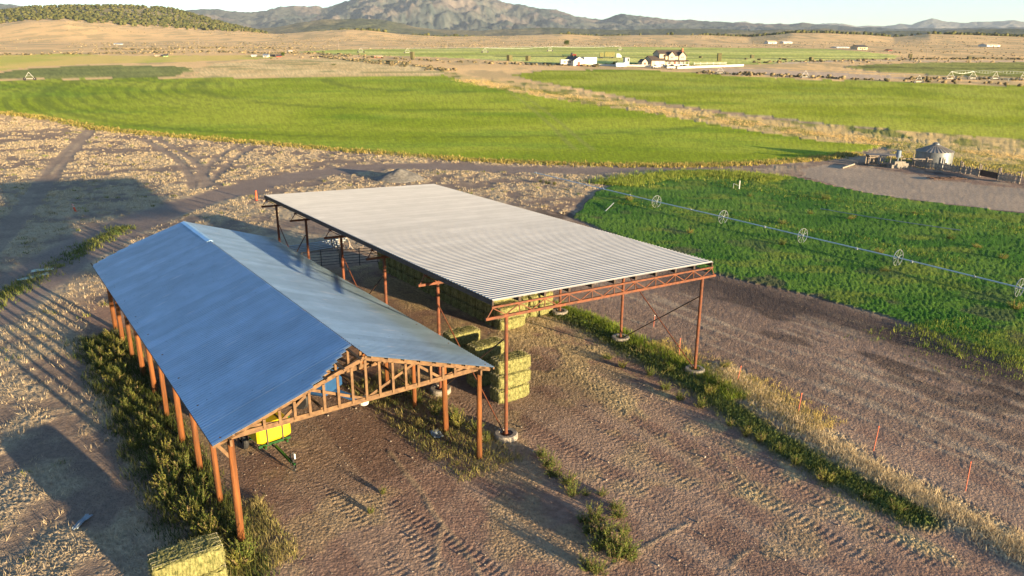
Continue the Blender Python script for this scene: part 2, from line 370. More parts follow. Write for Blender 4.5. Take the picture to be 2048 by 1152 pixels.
# straw litter in the yard
lit=np.maximum(sst(2.4,.2,dline(straw1,X,Y)),sst(.9,.1,dline(straw2,X,Y))*1.1)*sst(.42,.6,n2+.15*(n3-.5))
lit=np.maximum(lit,.9*sst(9,2,np.hypot(u_-7,v_-11))*sst(.45,.62,n2))
lit=np.maximum(lit,.85*sst(4.,1.,np.abs(u_-12.9))*(v_>8.5)*(v_<17)*sst(.36,.5,n2))
lit=np.maximum(lit,.8*sst(3.0,.8,np.abs(v_-8.))*(u_>12)*(u_<38)*sst(.38,.55,n2))
lit=np.maximum(lit,.5*sst(.60,.74,fbm(X/3.1,Y/3.1,4,41))*yw*(v_<12))
col=mixc(col,C(.50,.38,.20)*(.7+.6*wn)[:,None],lit*.8); hgt=hgt+lit*.02*wn
# worn wheel tracks in the yard with lugs
for k,t in enumerate(yardtrk):
    d=dline(t,X,Y); w=sst(.55,.25,np.abs(d-.0)); a=t[-1]-t[0]; a=a/np.hypot(*a)
    s=(X*a[0]+Y*a[1]); lug=np.sin(2*np.pi*s/.34+3*d)
    hgt=hgt+w*(-.012+.009*lug)*sst(.35,.6,n1); col=mixc(col,col*.93,w*.6)
for b,wd,ht in ((berm1,.12,.022),(berm2,.09,.014),(berm3,.11,.018),(berm4,.10,.014)):
    d=dline(b,X+.5*(n2-.5),Y+.5*(n1-.5)); w=sst(wd*2.4,0,d)*(.45+.9*n3); hgt=hgt+ht*w; col=mixc(col,C(.36,.27,.18)*(.8+.4*n3)[:,None],w*.7)
# bare field right of the hedge: brown with pale bits, furrow lines along U
br=sst(17.5,19,v_+1.5*(n1-.5))*sst(60,45,u_)
fur=vn(v_/.45,u_/9.,61)
bcol=mixc(C(.26,.178,.135)*(.8+.4*n1)[:,None],C(.40,.305,.22)*np.ones_like(n1)[:,None],sst(.5,.75,.55*fur+.45*n2)*.8)
bcol=mixc(bcol,C(.085,.06,.05)*np.ones_like(n1)[:,None],sst(.60,.70,fbm(u_/4.5,v_/2.2,3,62))*sst(18,30,v_)*.8)
col=mixc(col,bcol,br);hgt=hgt*(1-br)+br*(.035*n3+.04*fur+.015*wn)
# dry-grass strip beside the hedge
w=sst(2.1,.7,dline(drys,X,Y)+1.0*(n2-.5))*sst(.25,.6,wn*.5+n3*.6); col=mixc(col,C(.50,.39,.24)*(.6+.8*wn)[:,None],w); hgt=hgt+w*.10*wn
w=sst(1.5,.5,dline(hedge,X,Y)+.6*(n2-.5)); col=mixc(col,C(.10,.13,.035)*(.6+.8*n3)[:,None],w); hgt=hgt+w*.2*wn
# dark soil along the pasture edge; barn floor colour darkened to stand for roof shade
pin=inside(past,wx,wy)
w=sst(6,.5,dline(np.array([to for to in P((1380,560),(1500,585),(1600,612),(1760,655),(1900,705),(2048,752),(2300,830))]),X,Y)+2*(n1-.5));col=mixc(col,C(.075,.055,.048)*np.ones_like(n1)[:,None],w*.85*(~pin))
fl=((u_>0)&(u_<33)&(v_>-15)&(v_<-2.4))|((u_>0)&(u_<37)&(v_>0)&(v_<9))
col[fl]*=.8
# tracks and road on the left
for t in (trk1,trk1b,trk2,trk2b,trk3,trk3b):
    w=sst(1.1,.45,dline(t,X,Y)+.5*(n2-.5)); col=mixc(col,C(.30,.225,.175)*(.8+.4*n2)[:,None],w*.8);hgt=hgt*(1-w)-.04*w
dr=dline(road,X,Y)+1.6*(n1-.5)+.8*(n2-.5); w=sst(4.6,2.9,dr); col=mixc(col,C(.265,.20,.165)*(.85+.3*n2)[:,None],w); hgt=hgt*(1-w)+w*(.03*n3)
zone[(dr<3.7)&(Y>40)]=1
# green fringe below the road
w=sst(2.0,.4,dline(smoothpl(P((-60,640),(0,595),(60,565),(150,510),(210,475),(250,455))),X,Y)+1.5*(n2-.5))
col=mixc(col,C(.16,.15,.06)*(.7+.6*n3)[:,None],w*.5*sst(.4,.6,n2));hgt=hgt+.1*w*wn
# ditch bank
d=dline(ditch,X,Y); dw=np.interp(Y,[100,150,180,260,420],[12,9,7,7.5,8]); w=sst(1.,.7,d/dw+.35*(n2-.5)); w=np.maximum(w,inside(P((1100,172),(1300,211),(1500,235),(1700,255),(2048,279),(2400,325),(2400,372),(2048,345),(1860,312),(1770,296),(1640,284),(1300,227),(1000,178),(900,150)),wx,wy)*1.)
bank=mixc(C(.62,.45,.20)*(.75+.5*n2)[:,None],C(.24,.24,.06)*np.ones_like(n1)[:,None],sst(.52,.68,fbm(X/5,Y/9,4,31)))
col=mixc(col,bank,w);hgt=hgt+w*(.2*n2+.06*wn)
# lot
k=inside(lot,wx,wy); col[k]=mixc(C(.47,.35,.25)*(.85+.3*n2)[:,None],C(.32,.25,.19)*np.ones_like(n1)[:,None],n1)[k]; hgt[k]=.05*n3[k]; zone[k]=2
# fields
def field(poly,zid,ca,cb,hh,ns,rowf=None,amp=.12):
    k=inside(poly,wx,wy); 
    if not k.any(): return k
    t=fbm(X/ns,Y/(ns*.5),5,70+zid)
    c=mixc(C(*ca)*np.ones_like(t)[:,None],C(*cb)*np.ones_like(t)[:,None],sst(.3,.7,t))*(.82+.36*wn)[:,None]
    col[k]=c[k]; hgt[k]=hh+amp*(wn[k]-.5)+.05*n2[k]; zone[k]=zid
    return k
kA=field(cropA,3,(.25,.315,.010),(.36,.40,.032),.14,26,amp=.025)
# curved drill rows and pivot wheel tracks: circles about the pivot point far on the right
pc=px(905,158)[:2]; rc=np.hypot(X-pc[0],Y-pc[1])
lf=sst(-60,-130,X)*kA
rowm=sst(.62,.85,.5+.5*np.sin(2*np.pi*rc/5.2+1.5*(n4-.5)))*lf*sst(.35,.6,n4+.2*(n1-.5))
tr=np.zeros_like(rc)
for rt_ in np.arange(52,330,50.): tr=np.maximum(tr,sst(.6+rad*rad/34000,.1+rad*rad/60000,np.abs(rc-rt_)))
tr=tr*kA*sst(.3,.5,n1)
col=mixc(col,C(.055,.085,.014)*np.ones_like(n1)[:,None],np.maximum(rowm*.38,tr*.4)); hgt=hgt-np.maximum(rowm*.02,tr*.03)
dk=sst(.50,.75,fbm(X/40,Y/9,4,77))*kA; col=mixc(col,col*C(.72,.86,.8),dk)
for pl in (P((1000,170),(1060,215),(1100,250),(1150,300)),P((1015,170),(1080,215),(1125,250),(1185,300))):
    w=sst(1.0,.3,dline(pl,X,Y))*kA; col=mixc(col,C(.28,.30,.06)*np.ones_like(n1)[:,None],w*.6)
kB=field(cropB,4,(.27,.315,.012),(.39,.41,.045),.14,24,amp=.02)
dk=sst(.52,.75,fbm(X/50,Y/10,4,78))*kB; col=mixc(col,col*C(.72,.84,.8),dk)
kO=field(olive,5,(.19,.21,.055),(.27,.28,.075),.25,20,amp=.05)
kS=field(stubble,6,(.68,.48,.21),(.78,.58,.28),.08,30,amp=.03)
st=sst(.60,.68,fbm(X/60,Y/10,4,79))*kS; col=mixc(col,C(.25,.24,.07)*np.ones_like(n1)[:,None],st*.7)
kH=field(hayfar,7,(.50,.53,.11),(.72,.68,.20),.15,50,amp=.03)
hl=sst(.55,.66,vn(Y/13.,X/500.,80))*kH; col=mixc(col,C(.24,.27,.06)*np.ones_like(n1)[:,None],hl*.5)
hr=dline(P((1000,113),(1300,116),(1560,117),(1760,118.5)),X,Y); col=mixc(col,C(.10,.12,.03)*np.ones_like(n1)[:,None],sst(6,2,hr)*kH*.9)
kC=field(circR,8,(.24,.25,.05),(.34,.33,.08),.3,22,amp=.05)
dk=sst(.60,.72,fbm(X/50,Y/10,4,81))*kC; col=mixc(col,col*.55,dk)
k=inside(pale,wx,wy); col[k]=(C(.55,.41,.29)*(.9+.2*n2)[:,None])[k]
for r_ in roadR:
    w=sst(7,3,dline(r_,X,Y)); col=mixc(col,C(.62,.47,.33)*np.ones_like(n1)[:,None],w)
kP=field(past,9,(.05,.14,.014),(.105,.20,.025),.15,7,amp=.06)
yp=sst(.56,.70,fbm(X/6,Y/3,4,82))*kP; col=mixc(col,C(.20,.23,.035)*(.8+.4*wn)[:,None],yp*.55)
bp_=sst(.60,.68,fbm(X/4,Y/4,4,83))*kP*sst(40,10,np.abs(v_-24)); col=mixc(col,C(.10,.085,.05)*np.ones_like(n1)[:,None],bp_*.8)
# green margin of the main field
dm=dline(np.vstack([cropA[18:28]]),X,Y); w=sst(2.2,.3,dm+1.2*(n2-.5))*(~kA)*(~kP)*(Y<230); col=mixc(col,mixc(C(.42,.33,.10)*np.ones_like(n1)[:,None],C(.2,.2,.05)*np.ones_like(n1)[:,None],n2),w);hgt=hgt+.3*w*wn
# hill cover: juniper hillsides darker below the trees
hz=sst(1500,1650,rad)*sst(8,30,Z-np.interp(rad*np.cos(np.arctan2(X,Y)),_dd,_zz))
col=mixc(col,C(.27,.225,.11)*(.8+.4*n4)[:,None],hz)
hgt=hgt*np.clip(1.2-rad/1200,.0,1)
Z=Z+hgt
V3=np.stack([X,Y,Z],1)
idx=np.arange(NR*NT).reshape(NR,NT)
Q=np.stack([idx[:-1,:-1],idx[:-1,1:],idx[1:,1:],idx[1:,:-1]],-1).reshape(-1,4)[:,::-1]
zq=zone[Q[:,0]]
ZN={0:('ground',groundmat('rangeland soil and dry grass',3.2,1.,.065,.28,clod=7.,tread=True)),
    1:('dirt_road',groundmat('packed dirt',4.,.6,.06,.25,clod=6.)),
    2:('dirt_lot',groundmat('bare lot dirt',3.,.5,.06,.3)),
    3:('crop_field',groundmat('young green crop',2.,.8,.16,.35,(.4,1.3,1.))),
    4:('crop_field',groundmat('green crop second field',2.,.8,.16,.35,(.4,1.3,1.))),
    5:('olive_field',groundmat('olive cover crop',1.2,.9,.2,.3)),
    6:('stubble_field',groundmat('cut stubble',1.2,.6,.12,.2)),
    7:('hay_field',groundmat('mown hay field',.8,.8,.2,.2)),
    8:('olive_field',groundmat('olive circle crop',1.2,.9,.2,.3)),
    9:('pasture',groundmat('weedy pasture turf',5.0,.9,.12,.5))}
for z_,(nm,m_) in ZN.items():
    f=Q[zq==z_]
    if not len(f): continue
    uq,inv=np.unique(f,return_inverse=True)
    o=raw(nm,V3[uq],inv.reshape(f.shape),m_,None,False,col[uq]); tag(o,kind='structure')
# rest of the land around and behind the viewpoint, coarse
th2=np.linspace(TH1,2*math.pi+TH0,140); r2=np.concatenate([np.array([9,15,25,40,60,90,140,200,300,450,700,1100,1700,2300.])])
TT2,RR2=np.meshgrid(th2,r2); X2=(RR2*np.sin(TT2)).ravel();Y2=(RR2*np.cos(TT2)).ravel()
c2=mixc(C(.19,.14,.115)*np.ones((len(X2),1)),C(.40,.31,.19)*np.ones((len(X2),1)),fbm(X2/20,Y2/20,3,90))
i2=np.arange(len(X2)).reshape(TT2.shape); Q2=np.stack([i2[:-1,:-1],i2[:-1,1:],i2[1:,1:],i2[1:,:-1]],-1).reshape(-1,4)[:,::-1]
vv=np.stack([X2,Y2,zbase(X2,Y2)+.02],1)
nc=len(vv); ring0=np.linspace(0,2*math.pi,60,endpoint=False)
vv=np.vstack([vv,np.stack([9.2*np.sin(ring0),9.2*np.cos(ring0),0*ring0+.01],1),[[0,0,.01]]]); c2=np.vstack([c2,np.tile([[.25,.19,.14]],(61,1))])
Q3=np.array([[nc+60,nc+(i+1)%60,nc+i,nc+i] for i in range(60)]); 
o=raw('ground',vv,Q2,ZN[0][1],None,False,c2); tag(o,kind='structure')
o=raw('ground',vv[nc:],(Q3-nc)[:,:3],ZN[0][1],None,False,c2[nc:]); tag(o,kind='structure')
def zg(x,y):
    x=np.atleast_1d(np.asarray(x,float));y=np.atleast_1d(np.asarray(y,float))
    return zbase(x,y)
# ================================================================== MOUNTAINS
MTN=skyline([(-500,10),(-250,6),(0,4),(50,8),(90,14),(200,22),(330,24),(385,18),(440,14),(470,20),(510,25),(530,20),(560,13),(600,12),(655,13),(690,2),(730,-16),(790,-34),(850,-42),(920,-34),(970,-16),(1000,-4),(1060,6),(1090,10),(1125,20),(1150,29),(1200,36),(1225,29),(1240,27),(1290,31),(1340,37),(1400,40),(1460,43),(1520,47),(1600,46),(1660,48),(1700,51),(1760,52),(1830,52),(2048,52),(2600,55)])
BLU=skyline([(-500,60),(1000,60),(1400,55),(1460,50),(1478,43),(1500,42),(1520,49),(1560,53),(1600,48),(1650,44),(1690,45),(1720,51),(1770,50),(1790,47),(1815,49),(1840,41),(1868,36),(1895,41),(1920,45),(1945,42),(1985,43),(2030,39),(2048,41),(2200,46),(2600,50)])
MID=skyline([(-500,60),(300,60),(500,58),(600,45),(650,38),(720,36),(770,40),(820,48),(880,56),(960,60),(1040,56),(1100,52),(1180,56),(1300,54),(1400,56),(1500,60),(1580,57),(1650,57),(1750,62),(1900,58),(2048,58),(2600,60)])
def range_(name,sk,r0,r1,r2_,seed,rock,amp,cA,cB,cR):
    tt=np.linspace(R(-52),R(52),1100); rs=np.linspace(r0,r2_,150)
    T,RR_=np.meshgrid(tt,rs); T=T.ravel();RR_=RR_.ravel()
    Tw=T+.014*(fbm(RR_/420,T*22,4,seed)-.5)
    zt=H+r1*np.interp(Tw,*sk); zb=np.interp(r0*np.cos(T),_dd,_zz)-25
    p=np.clip((RR_-r0)/(r1-r0),0,None); prof=np.where(p<1,(.55*p+.45*p*p),1-.9*(p-1))
    x=RR_*np.sin(T);y=RR_*np.cos(T)
    rg=1-np.abs(2*fbm(x/520,y/520,5,seed+3)-1); rg2=1-np.abs(2*fbm(x/190,y/190,5,seed+8)-1); rg2=rg2+.5*(np.abs(2*fbm(x/60,y/60,3,seed+9)-1)*-1+.5)
    hh=np.maximum(zt-zb,5)
    env=np.clip(p*(1.15-p)*3.2,0,1)
    z=zb+hh*prof-amp*hh*env*((1-rg)*1.25+(1-rg2)*.6)
    t=fbm(x/300,y/300,5,seed+15); el=np.clip((z-zb)/350,0,1)
    t2=rng.random(len(x))
    c=mixc(C(*cA)*np.ones_like(t)[:,None],C(*cB)*np.ones_like(t)[:,None],sst(.42,.62,t)*.75+.7*(t2-.5))
    c=mixc(c,C(*cR)*np.ones_like(t)[:,None],rock*sst(.50,.66,fbm(x/170,y/170,5,seed+20)+.35*(el-.5)))
    ii=np.arange(len(x)).reshape(150,1100);q=np.stack([ii[:-1,:-1],ii[:-1,1:],ii[1:,1:],ii[1:,:-1]],-1).reshape(-1,4)[:,::-1]
    o=raw(name,np.stack([x,y,z],1),q,groundmat(name+' rock and scrub',.03,1.,9.,.4),None,False,c); tag(o,kind='structure')
range_('mountains',BLU,9000,10500,11500,300,.15,.25,(.12,.12,.10),(.2,.18,.14),(.3,.25,.2))
range_('mountains',MTN,4200,6300,7200,200,.40,.42,(.042,.056,.052),(.088,.088,.075),(.21,.15,.125))
range_('hills',MID,2500,3300,3900,250,.2,.30,(.075,.085,.045),(.19,.16,.09),(.40,.30,.2))
# ================================================================== STEEL HAY BARN
STEEL=mat('rust red painted steel',(.17,.05,.02),.65,0,.35,4.5,c2=(.075,.03,.018))
DARKST=mat('dark brown steel fascia',(.045,.028,.022),.6,0,.3,2)
WHITE_RF=mat('galvalume barn roof sheet',(.44,.43,.425),.45,.2,.04,.9,(.12,1.3,1)); sheets(WHITE_RF,5.9,.94,.95,.86,.95)
CONC=mat('weathered concrete',(.24,.21,.18),.9,0,.3,4,bump=.6,bscale=14)
SP=7.3191; BW=15.843; ZL=7.4166; SLP=(6.8233-7.4166)/BW
def zc(v): return ZL+SLP*v                       # bottom chord height
B=thing('hay_barn','open steel hay barn with a flat ribbed white roof on rust red posts','barn',(O[0],O[1],0),-HD)
def cor_sheet(x0,x1,y0,y1,zf,per,h,nx=3,prof=((0,0),(.36,0),(.48,1),(.72,1),(.84,0))):
    """ribbed sheet, ribs run along x; zf(x)->z"""
    ys=[];hs=[];n=int((y1-y0)/per)
    for i in range(n):
        for a,b in prof: ys.append(y0+(i+a)*per);hs.append(b*h)
    ys.append(y0+n*per);hs.append(0)
    xs=np.linspace(x0,x1,nx); v=[];f=[]
    for x in xs:
        for y,b in zip(ys,hs): v.append((x,y,zf(x)+b))
    m=len(ys)
    for i in range(nx-1):
        for j in range(m-1): f.append((i*m+j,(i+1)*m+j,(i+1)*m+j+1,i*m+j+1))
    k=len(v); v2=[(x,y,z-.012) for x,y,z in v]; f2=[(d+k,c+k,b+k,a+k) for a,b,c,d in f]
    e=[(j,j+1,j+1+k,j+k) for j in range(m-1)]+[((nx-1)*m+j+1,(nx-1)*m+j,(nx-1)*m+j+k,(nx-1)*m+j+1+k) for j in range(m-1)]
    e+=[(i*m,i*m+k,(i+1)*m+k,(i+1)*m) for i in range(nx-1)]+[((i+1)*m+m-1,(i+1)*m+m-1+k,i*m+m-1+k,i*m+m-1) for i in range(nx-1)]
    return v+v2,f+f2+e
LEN=5*SP
v,f=cor_sheet(-.8856,BW+.8856,-.06,LEN+.40,lambda x:zc(x)+1.03-.05,.313,.045,4,((0,0),(.22,.0),(.42,1),(.62,1),(.82,0)))
MB().add(v,f).build('roof',WHITE_RF,B)
PN=[-.88+1.757*i for i in range(11)]
for i,x in enumerate(PN):
    w=.075 if 0<i<10 else .05
    MB().box(x-w,x+w,-.03,LEN+.3,zc(x)+.70,zc(x)+.965).build('purlin' if 0<i<10 else 'fascia',DARKST,B)
for i in range(6):
    y=i*SP; m=MB()
    xe0,xe1=-1.35,BW+1.25
    m.beam((xe0,y,zc(xe0)),(xe1,y,zc(xe1)),.13,.15)
    m.beam((-.95,y,zc(-.95)+.60),(BW+.95,y,zc(BW+.95)+.60),.10,.11)
    bn=[-.02+1.757*k for k in range(10)]
    for k in range(11):
        x=PN[k]; zt=zc(x)+.55
        if 0<k<10: m.beam((x,y,zc(x)+.06),(x,y,zt),.045,.045)
        for q in (k-1,k):
            if 0<=q<10: m.beam((bn[q],y,zc(bn[q])+.06),(x,y,zt),.05,.05)
    m.beam((PN[0],y,zc(PN[0])+.55),(xe0+.12,y,zc(xe0)+.06),.05,.05); m.beam((PN[10],y,zc(PN[10])+.55),(xe1-.12,y,zc(xe1)+.06),.05,.05)
    m.build('truss',STEEL,B)
    for x in (0,BW):
        MB().tube((x,y,.1),(x,y,zc(x)-.06),.105,12).build('post',STEEL,B)
        ft=MB().lathe([(.66,-.3),(.68,.30),(.62,.36),(.40,.36),(.40,.26),(0,.26)],22,(x,y,0))
        fo=ft.build('footing',CONC,B)
        MB().box(x-.22,x+.22,y-.22,y+.22,.255,.29).tube((x,y,.28),(x,y,.36),.16,10,.11).build('base_plate',STEEL,fo)
for x in (0,BW):
    s=.17 if x==0 else -.17
    for i in (0,2,4):
        y=i*SP
        MB().tube((x-s*.3,y+.15,.3),(x-s*.3,y+SP,zc(x)*.82),.04,8).build('brace',STEEL,B)
        MB().tube((x-s*.8,y+SP-.15,.3),(x-s*.8,y,zc(x)*.82),.04,8).build('brace',DARKST,B)
# ================================================================== GABLED POLE BARN
WOODP=mat('brown treated log',(.24,.082,.022),.85,0,.3,5,(1.6,1.6,.12),.7,18,c2=(.085,.034,.014))
LUMB=mat('weathered lumber',(.19,.11,.056),.85,0,.3,4,(1,1,1),.3,30,c2=(.09,.052,.03))
def metal_roof():
    m,t,n,b=nmat('galvalume gable roof'); L=t.links.new
    b.inputs['Metallic'].default_value=.8; b.inputs['Roughness'].default_value=.3
    tc=n.new('ShaderNodeTexCoord'); mp=n.new('ShaderNodeMapping'); mp.inputs['Scale'].default_value=(.45,9,1); L(tc.outputs['Object'],mp.inputs[0])
    nz=n.new('ShaderNodeTexNoise'); nz.inputs['Scale'].default_value=1.5; nz.inputs['Detail'].default_value=3; L(mp.outputs[0],nz.inputs[0])
    r=n.new('ShaderNodeValToRGB'); e=r.color_ramp.elements; e[0].position=.64;e[1].position=.72; e[0].color=(.32,.45,.60,1);e[1].color=(.52,.58,.66,1)
    L(nz.outputs[0],r.inputs[0])
    n2=n.new('ShaderNodeTexNoise'); n2.inputs['Scale'].default_value=.5; n2.inputs['Detail'].default_value=6; L(tc.outputs['Object'],n2.inputs[0])
    mr=n.new('ShaderNodeMapRange'); mr.inputs[3].default_value=.8; mr.inputs[4].default_value=1.15; L(n2.outputs[0],mr.inputs[0])
    vo=n.new('ShaderNodeTexVoronoi'); vo.inputs['Scale'].default_value=2.2; L(tc.outputs['Object'],vo.inputs[0])
    st=n.new('ShaderNodeMapRange'); st.inputs[1].default_value=.05; st.inputs[2].default_value=.09; st.inputs[3].default_value=.55; st.inputs[4].default_value=1; L(vo.outputs['Distance'],st.inputs[0])
    ml=n.new('ShaderNodeMath'); ml.operation='MULTIPLY'; L(mr.outputs[0],ml.inputs[0]); L(st.outputs[0],ml.inputs[1])
    s=n.new('ShaderNodeVectorMath'); s.operation='SCALE'; L(r.outputs[0],s.inputs[0]); L(ml.outputs[0],s.inputs['Scale']); L(s.outputs[0],b.inputs['Base Color'])
    return m
GALV=sheets(metal_roof(),7.3,.92,.88,.78)
wo=uvw(-1.425,-8.825)
D=thing('pole_barn','open sided gabled pole barn with a blue grey metal roof on brown log posts','barn',(wo[0],wo[1],0),-HD)
HW=7.09; WL=34.57; ZE=5.3264; ZR=7.6755; KS=(ZR-ZE)/HW
def rz(x): return ZR-KS*abs(x)
# right slope, full; left slope with stepped missing end panels
v,f=cor_sheet(.02,HW,0,WL,lambda x:rz(x),.23,.026,3); MB().add(v,f).build('roof',GALV,D)
m=MB()
v,f=cor_sheet(-HW,-.02,1.61,WL-1.15,lambda x:rz(x),.23,.026,3); m.add(v,f)
for k in range(7):      # end strips stepping back toward the ridge
    y0=.23*k; x1=[-2.6,-2.05,-1.75,-1.35,-1.05,-.7,-.4][k]
    v,f=cor_sheet(-HW,x1,y0,y0+.2301,lambda x:rz(x),.23,.02,3); m.add(v,f)
for k in range(5):
    y0=WL-1.15+.23*k; x0=[-7.0,-6.6,-6.0,-5.2,-4.3][k]
    v,f=cor_sheet(x0,-.02,y0,y0+.2301,lambda x:rz(x),.23,.02,3); m.add(v,f)
rfL=m.build('roof',GALV,D)
rc_=MB().slope((-.02,26.5,ZR+.05),(-.24,26.5,rz(.24)+.045),(-.24,WL-.2,rz(.24)+.045),(-.02,WL-.2,ZR+.05),.012).slope((.24,26.5,rz(.24)+.045),(-.02,26.5,ZR+.05),(-.02,WL-.2,ZR+.05),(.24,WL-.2,rz(.24)+.045),.012)
rc_.build('ridge_cap',GALV,rfL)
for sgn in (-1,1):
    for k in range(9):
        x=sgn*(.25+k*.85); 
        MB().beam((x,.03,rz(x)-.075),(x,WL-.05,rz(x)-.075),.09,.10,(sgn*KS,0,1)).build('purlin',LUMB,D)
PY=[.33+3.66*i for i in range(10)]; TZ=5.36
for i,y in enumerate(PY):
    w=.09; m=MB()
    for dy in ((0,) if i else (0,)):
        m.beam((-6.72,y,TZ),(6.72,y,TZ),w,.24,(0,0,1))
        for s in (-1,1):
            m.beam((s*7.0,y,rz(7.0)-.22),(0,y,ZR-.22),w,.2)
    yo=y
    for k in range(-9,10):
        x=k*.69; t=rz(x)-.30
        if t>TZ+.2: m.beam((x,yo-.075,TZ),(x,yo-.075,t),.12,.06,(0,1,0))
    for s in (-1,1):
        for (xa,a),(xb,b) in ((((0,0)),((2.6,1))),(((2.6,1)),((4.1,0))),(((4.1,0)),((5.4,1)))):
            za=TZ if a==0 else rz(xa)-.3; zb_=TZ if b==0 else rz(xb)-.3
            m.beam((s*xa,yo+.07,za),(s*xb,yo+.07,zb_),.06,.13)
    m.build('truss',LUMB,D)
    for s in (-1,1):
        x=s*6.27 if s<0 else 6.4
        r=.132+.012*((i*7+s)%3)
        MB().tube((x+.05*((i*3)%4-1.5)*.6,y+.1,-.2),(x,y+.1,rz(x)-.42),r*1.12,12,r*.92).build('post',WOODP,D,True)
    MB().beam((-6.95,y+.1,TZ-.05),(-6.35,y+.1,TZ-1.0),.06,.14).build('knee_brace',LUMB,D)
for s in (-1,1):
    MB().beam((s*6.32,.1,TZ-.20),(s*6.32,WL-1.2,TZ-.20),.10,.30).build('eave_beam',LUMB,D)
    MB().beam((s*2.2,.3,TZ+.17),(s*2.2,WL-1.2,TZ+.17),.10,.07).build('tie_beam',LUMB,D)
MB().beam((0,.5,TZ+.17),(0,WL-1.2,TZ+.17),.10,.07).build('tie_beam',LUMB,D)
# log wall rails between posts on the left side, far bays
# ================================================================== HAY BALES
def hay_mat():
    m,t,n,b=nmat('pressed hay'); L=t.links.new
    b.inputs['Roughness'].default_value=.9; b.inputs['Specular IOR Level'].default_value=.15
    tc=n.new('ShaderNodeTexCoord')
    def noise(sc,str_):
        mp=n.new('ShaderNodeMapping'); mp.inputs['Scale'].default_value=str_; L(tc.outputs['Object'],mp.inputs[0])
        z=n.new('ShaderNodeTexNoise'); z.inputs['Scale'].default_value=sc; z.inputs['Detail'].default_value=6; z.inputs['Roughness'].default_value=.7; L(mp.outputs[0],z.inputs[0]); return z
    a=noise(5,(3.2,.9,.9)); c=noise(3.2,(1,1,1))
    r=n.new('ShaderNodeValToRGB'); e=r.color_ramp.elements; e[0].position=.40;e[1].position=.60;e[0].color=(.04,.05,.015,1);e[1].color=(.25,.235,.095,1)
    ad=n.new('ShaderNodeMath'); ad.operation='MULTIPLY_ADD'; ad.inputs[1].default_value=.7; L(a.outputs[0],ad.inputs[0])
    m2=n.new('ShaderNodeMath'); m2.operation='MULTIPLY'; m2.inputs[1].default_value=.35; L(c.outputs[0],m2.inputs[0]); L(m2.outputs[0],ad.inputs[2])
    L(ad.outputs[0],r.inputs[0]); L(r.outputs[0],b.inputs['Base Color'])
    bp=n.new('ShaderNodeBump'); bp.inputs['Strength'].default_value=.9; bp.inputs['Distance'].default_value=.06; L(a.outputs[0],bp.inputs['Height']); L(bp.outputs[0],b.inputs['Normal'])
    return m
HAY=hay_mat()
TWINE=mat('pale baling twine',(.46,.42,.30),.8,0,.1,2)
BL,BD,BH=2.36,1.22,.97
def bale_mesh(seed):
    r=np.random.default_rng(seed); nx,ny,nz=30,16,13; vs_=[];fs=[]; key={}
    def vid(i,j,k):
        q=(i,j,k)
        if q not in key:
            key[q]=len(vs_); vs_.append((i/nx,j/ny,k/nz))
        return key[q]
    for i in range(nx):
        for j in range(ny):
            fs.append((vid(i,j,0),vid(i,j+1,0),vid(i+1,j+1,0),vid(i+1,j,0))); fs.append((vid(i,j,nz),vid(i+1,j,nz),vid(i+1,j+1,nz),vid(i,j+1,nz)))
    for i in range(nx):
        for k in range(nz):
            fs.append((vid(i,0,k),vid(i+1,0,k),vid(i+1,0,k+1),vid(i,0,k+1))); fs.append((vid(i,ny,k),vid(i,ny,k+1),vid(i+1,ny,k+1),vid(i+1,ny,k)))
    for j in range(ny):
        for k in range(nz):
            fs.append((vid(0,j,k),vid(0,j,k+1),vid(0,j+1,k+1),vid(0,j+1,k))); fs.append((vid(nx,j,k),vid(nx,j+1,k),vid(nx,j+1,k+1),vid(nx,j,k+1)))
    p=np.array(vs_)
    q=p*2-1; e=np.abs(q)
    # rounded corners and belly between the twines
    rd=1-.085*((e[:,0]**6)*(e[:,1]**6)+(e[:,1]**6)*(e[:,2]**6)+(e[:,0]**6)*(e[:,2]**6))
    x=q[:,0]*BL/2*rd; y=q[:,1]*BD/2*rd; z=q[:,2]*(BH/2-.012)*rd
    sg=.016*np.abs(np.sin(q[:,0]*math.pi*1.5*9))            # flakes along the length
    tw=.02*np.exp(-((np.mod(q[:,1]*3+1,1)-.5)/.12)**2)      # twine grooves
    side=(e[:,1]>.99);top=(e[:,2]>.99);end=(e[:,0]>.99)
    s1=.5+.5*vn(x*3+seed,y*3+z*2,seed)
    y=y+side*np.sign(q[:,1])*(.035*s1-sg+r.normal(0,.010,len(x)))
    z=z+top*np.sign(q[:,2])*(.0*s1-sg*1.3-tw*.8+r.normal(0,.010,len(x)))
    x=x+end*np.sign(q[:,0])*(.05*s1-tw+r.normal(0,.012,len(x)))
    V_=np.stack([x,y,z+BH/2],1); F4=np.array(fs)
    # loose stalks standing out of the surfaces
    k=2600; fi=r.integers(0,len(F4),k); c=V_[F4[fi]].mean(1); nrm=c-[0,0,BH/2]; nrm=nrm/np.array([BL/2,BD/2,BH/2]); nrm=np.sign(nrm)*(np.abs(nrm)>.9); nrm[:,2]=np.maximum(nrm[:,2],0)
    d=r.normal(0,1,(k,3)); d/=np.linalg.norm(d,axis=1)[:,None]; d=d+.5*nrm
    L_=r.uniform(.05,.15,k)[:,None]; s=np.cross(d,r.normal(0,1,(k,3))); s/=np.linalg.norm(s,axis=1)[:,None]+1e-6
    n0=len(V_); V_=np.vstack([V_,c-s*.006,c+s*.006,c+d*L_])
    T=np.stack([n0+np.arange(k),n0+k+np.arange(k),n0+2*k+np.arange(k),n0+2*k+np.arange(k)],1)
    me=bpy.data.meshes.new('hay_bale'); me.from_pydata([tuple(a) for a in V_],[],[tuple(a) for a in F4]+[tuple(t[:3]) for t in T]); me.update(); me.materials.append(HAY)
    return me
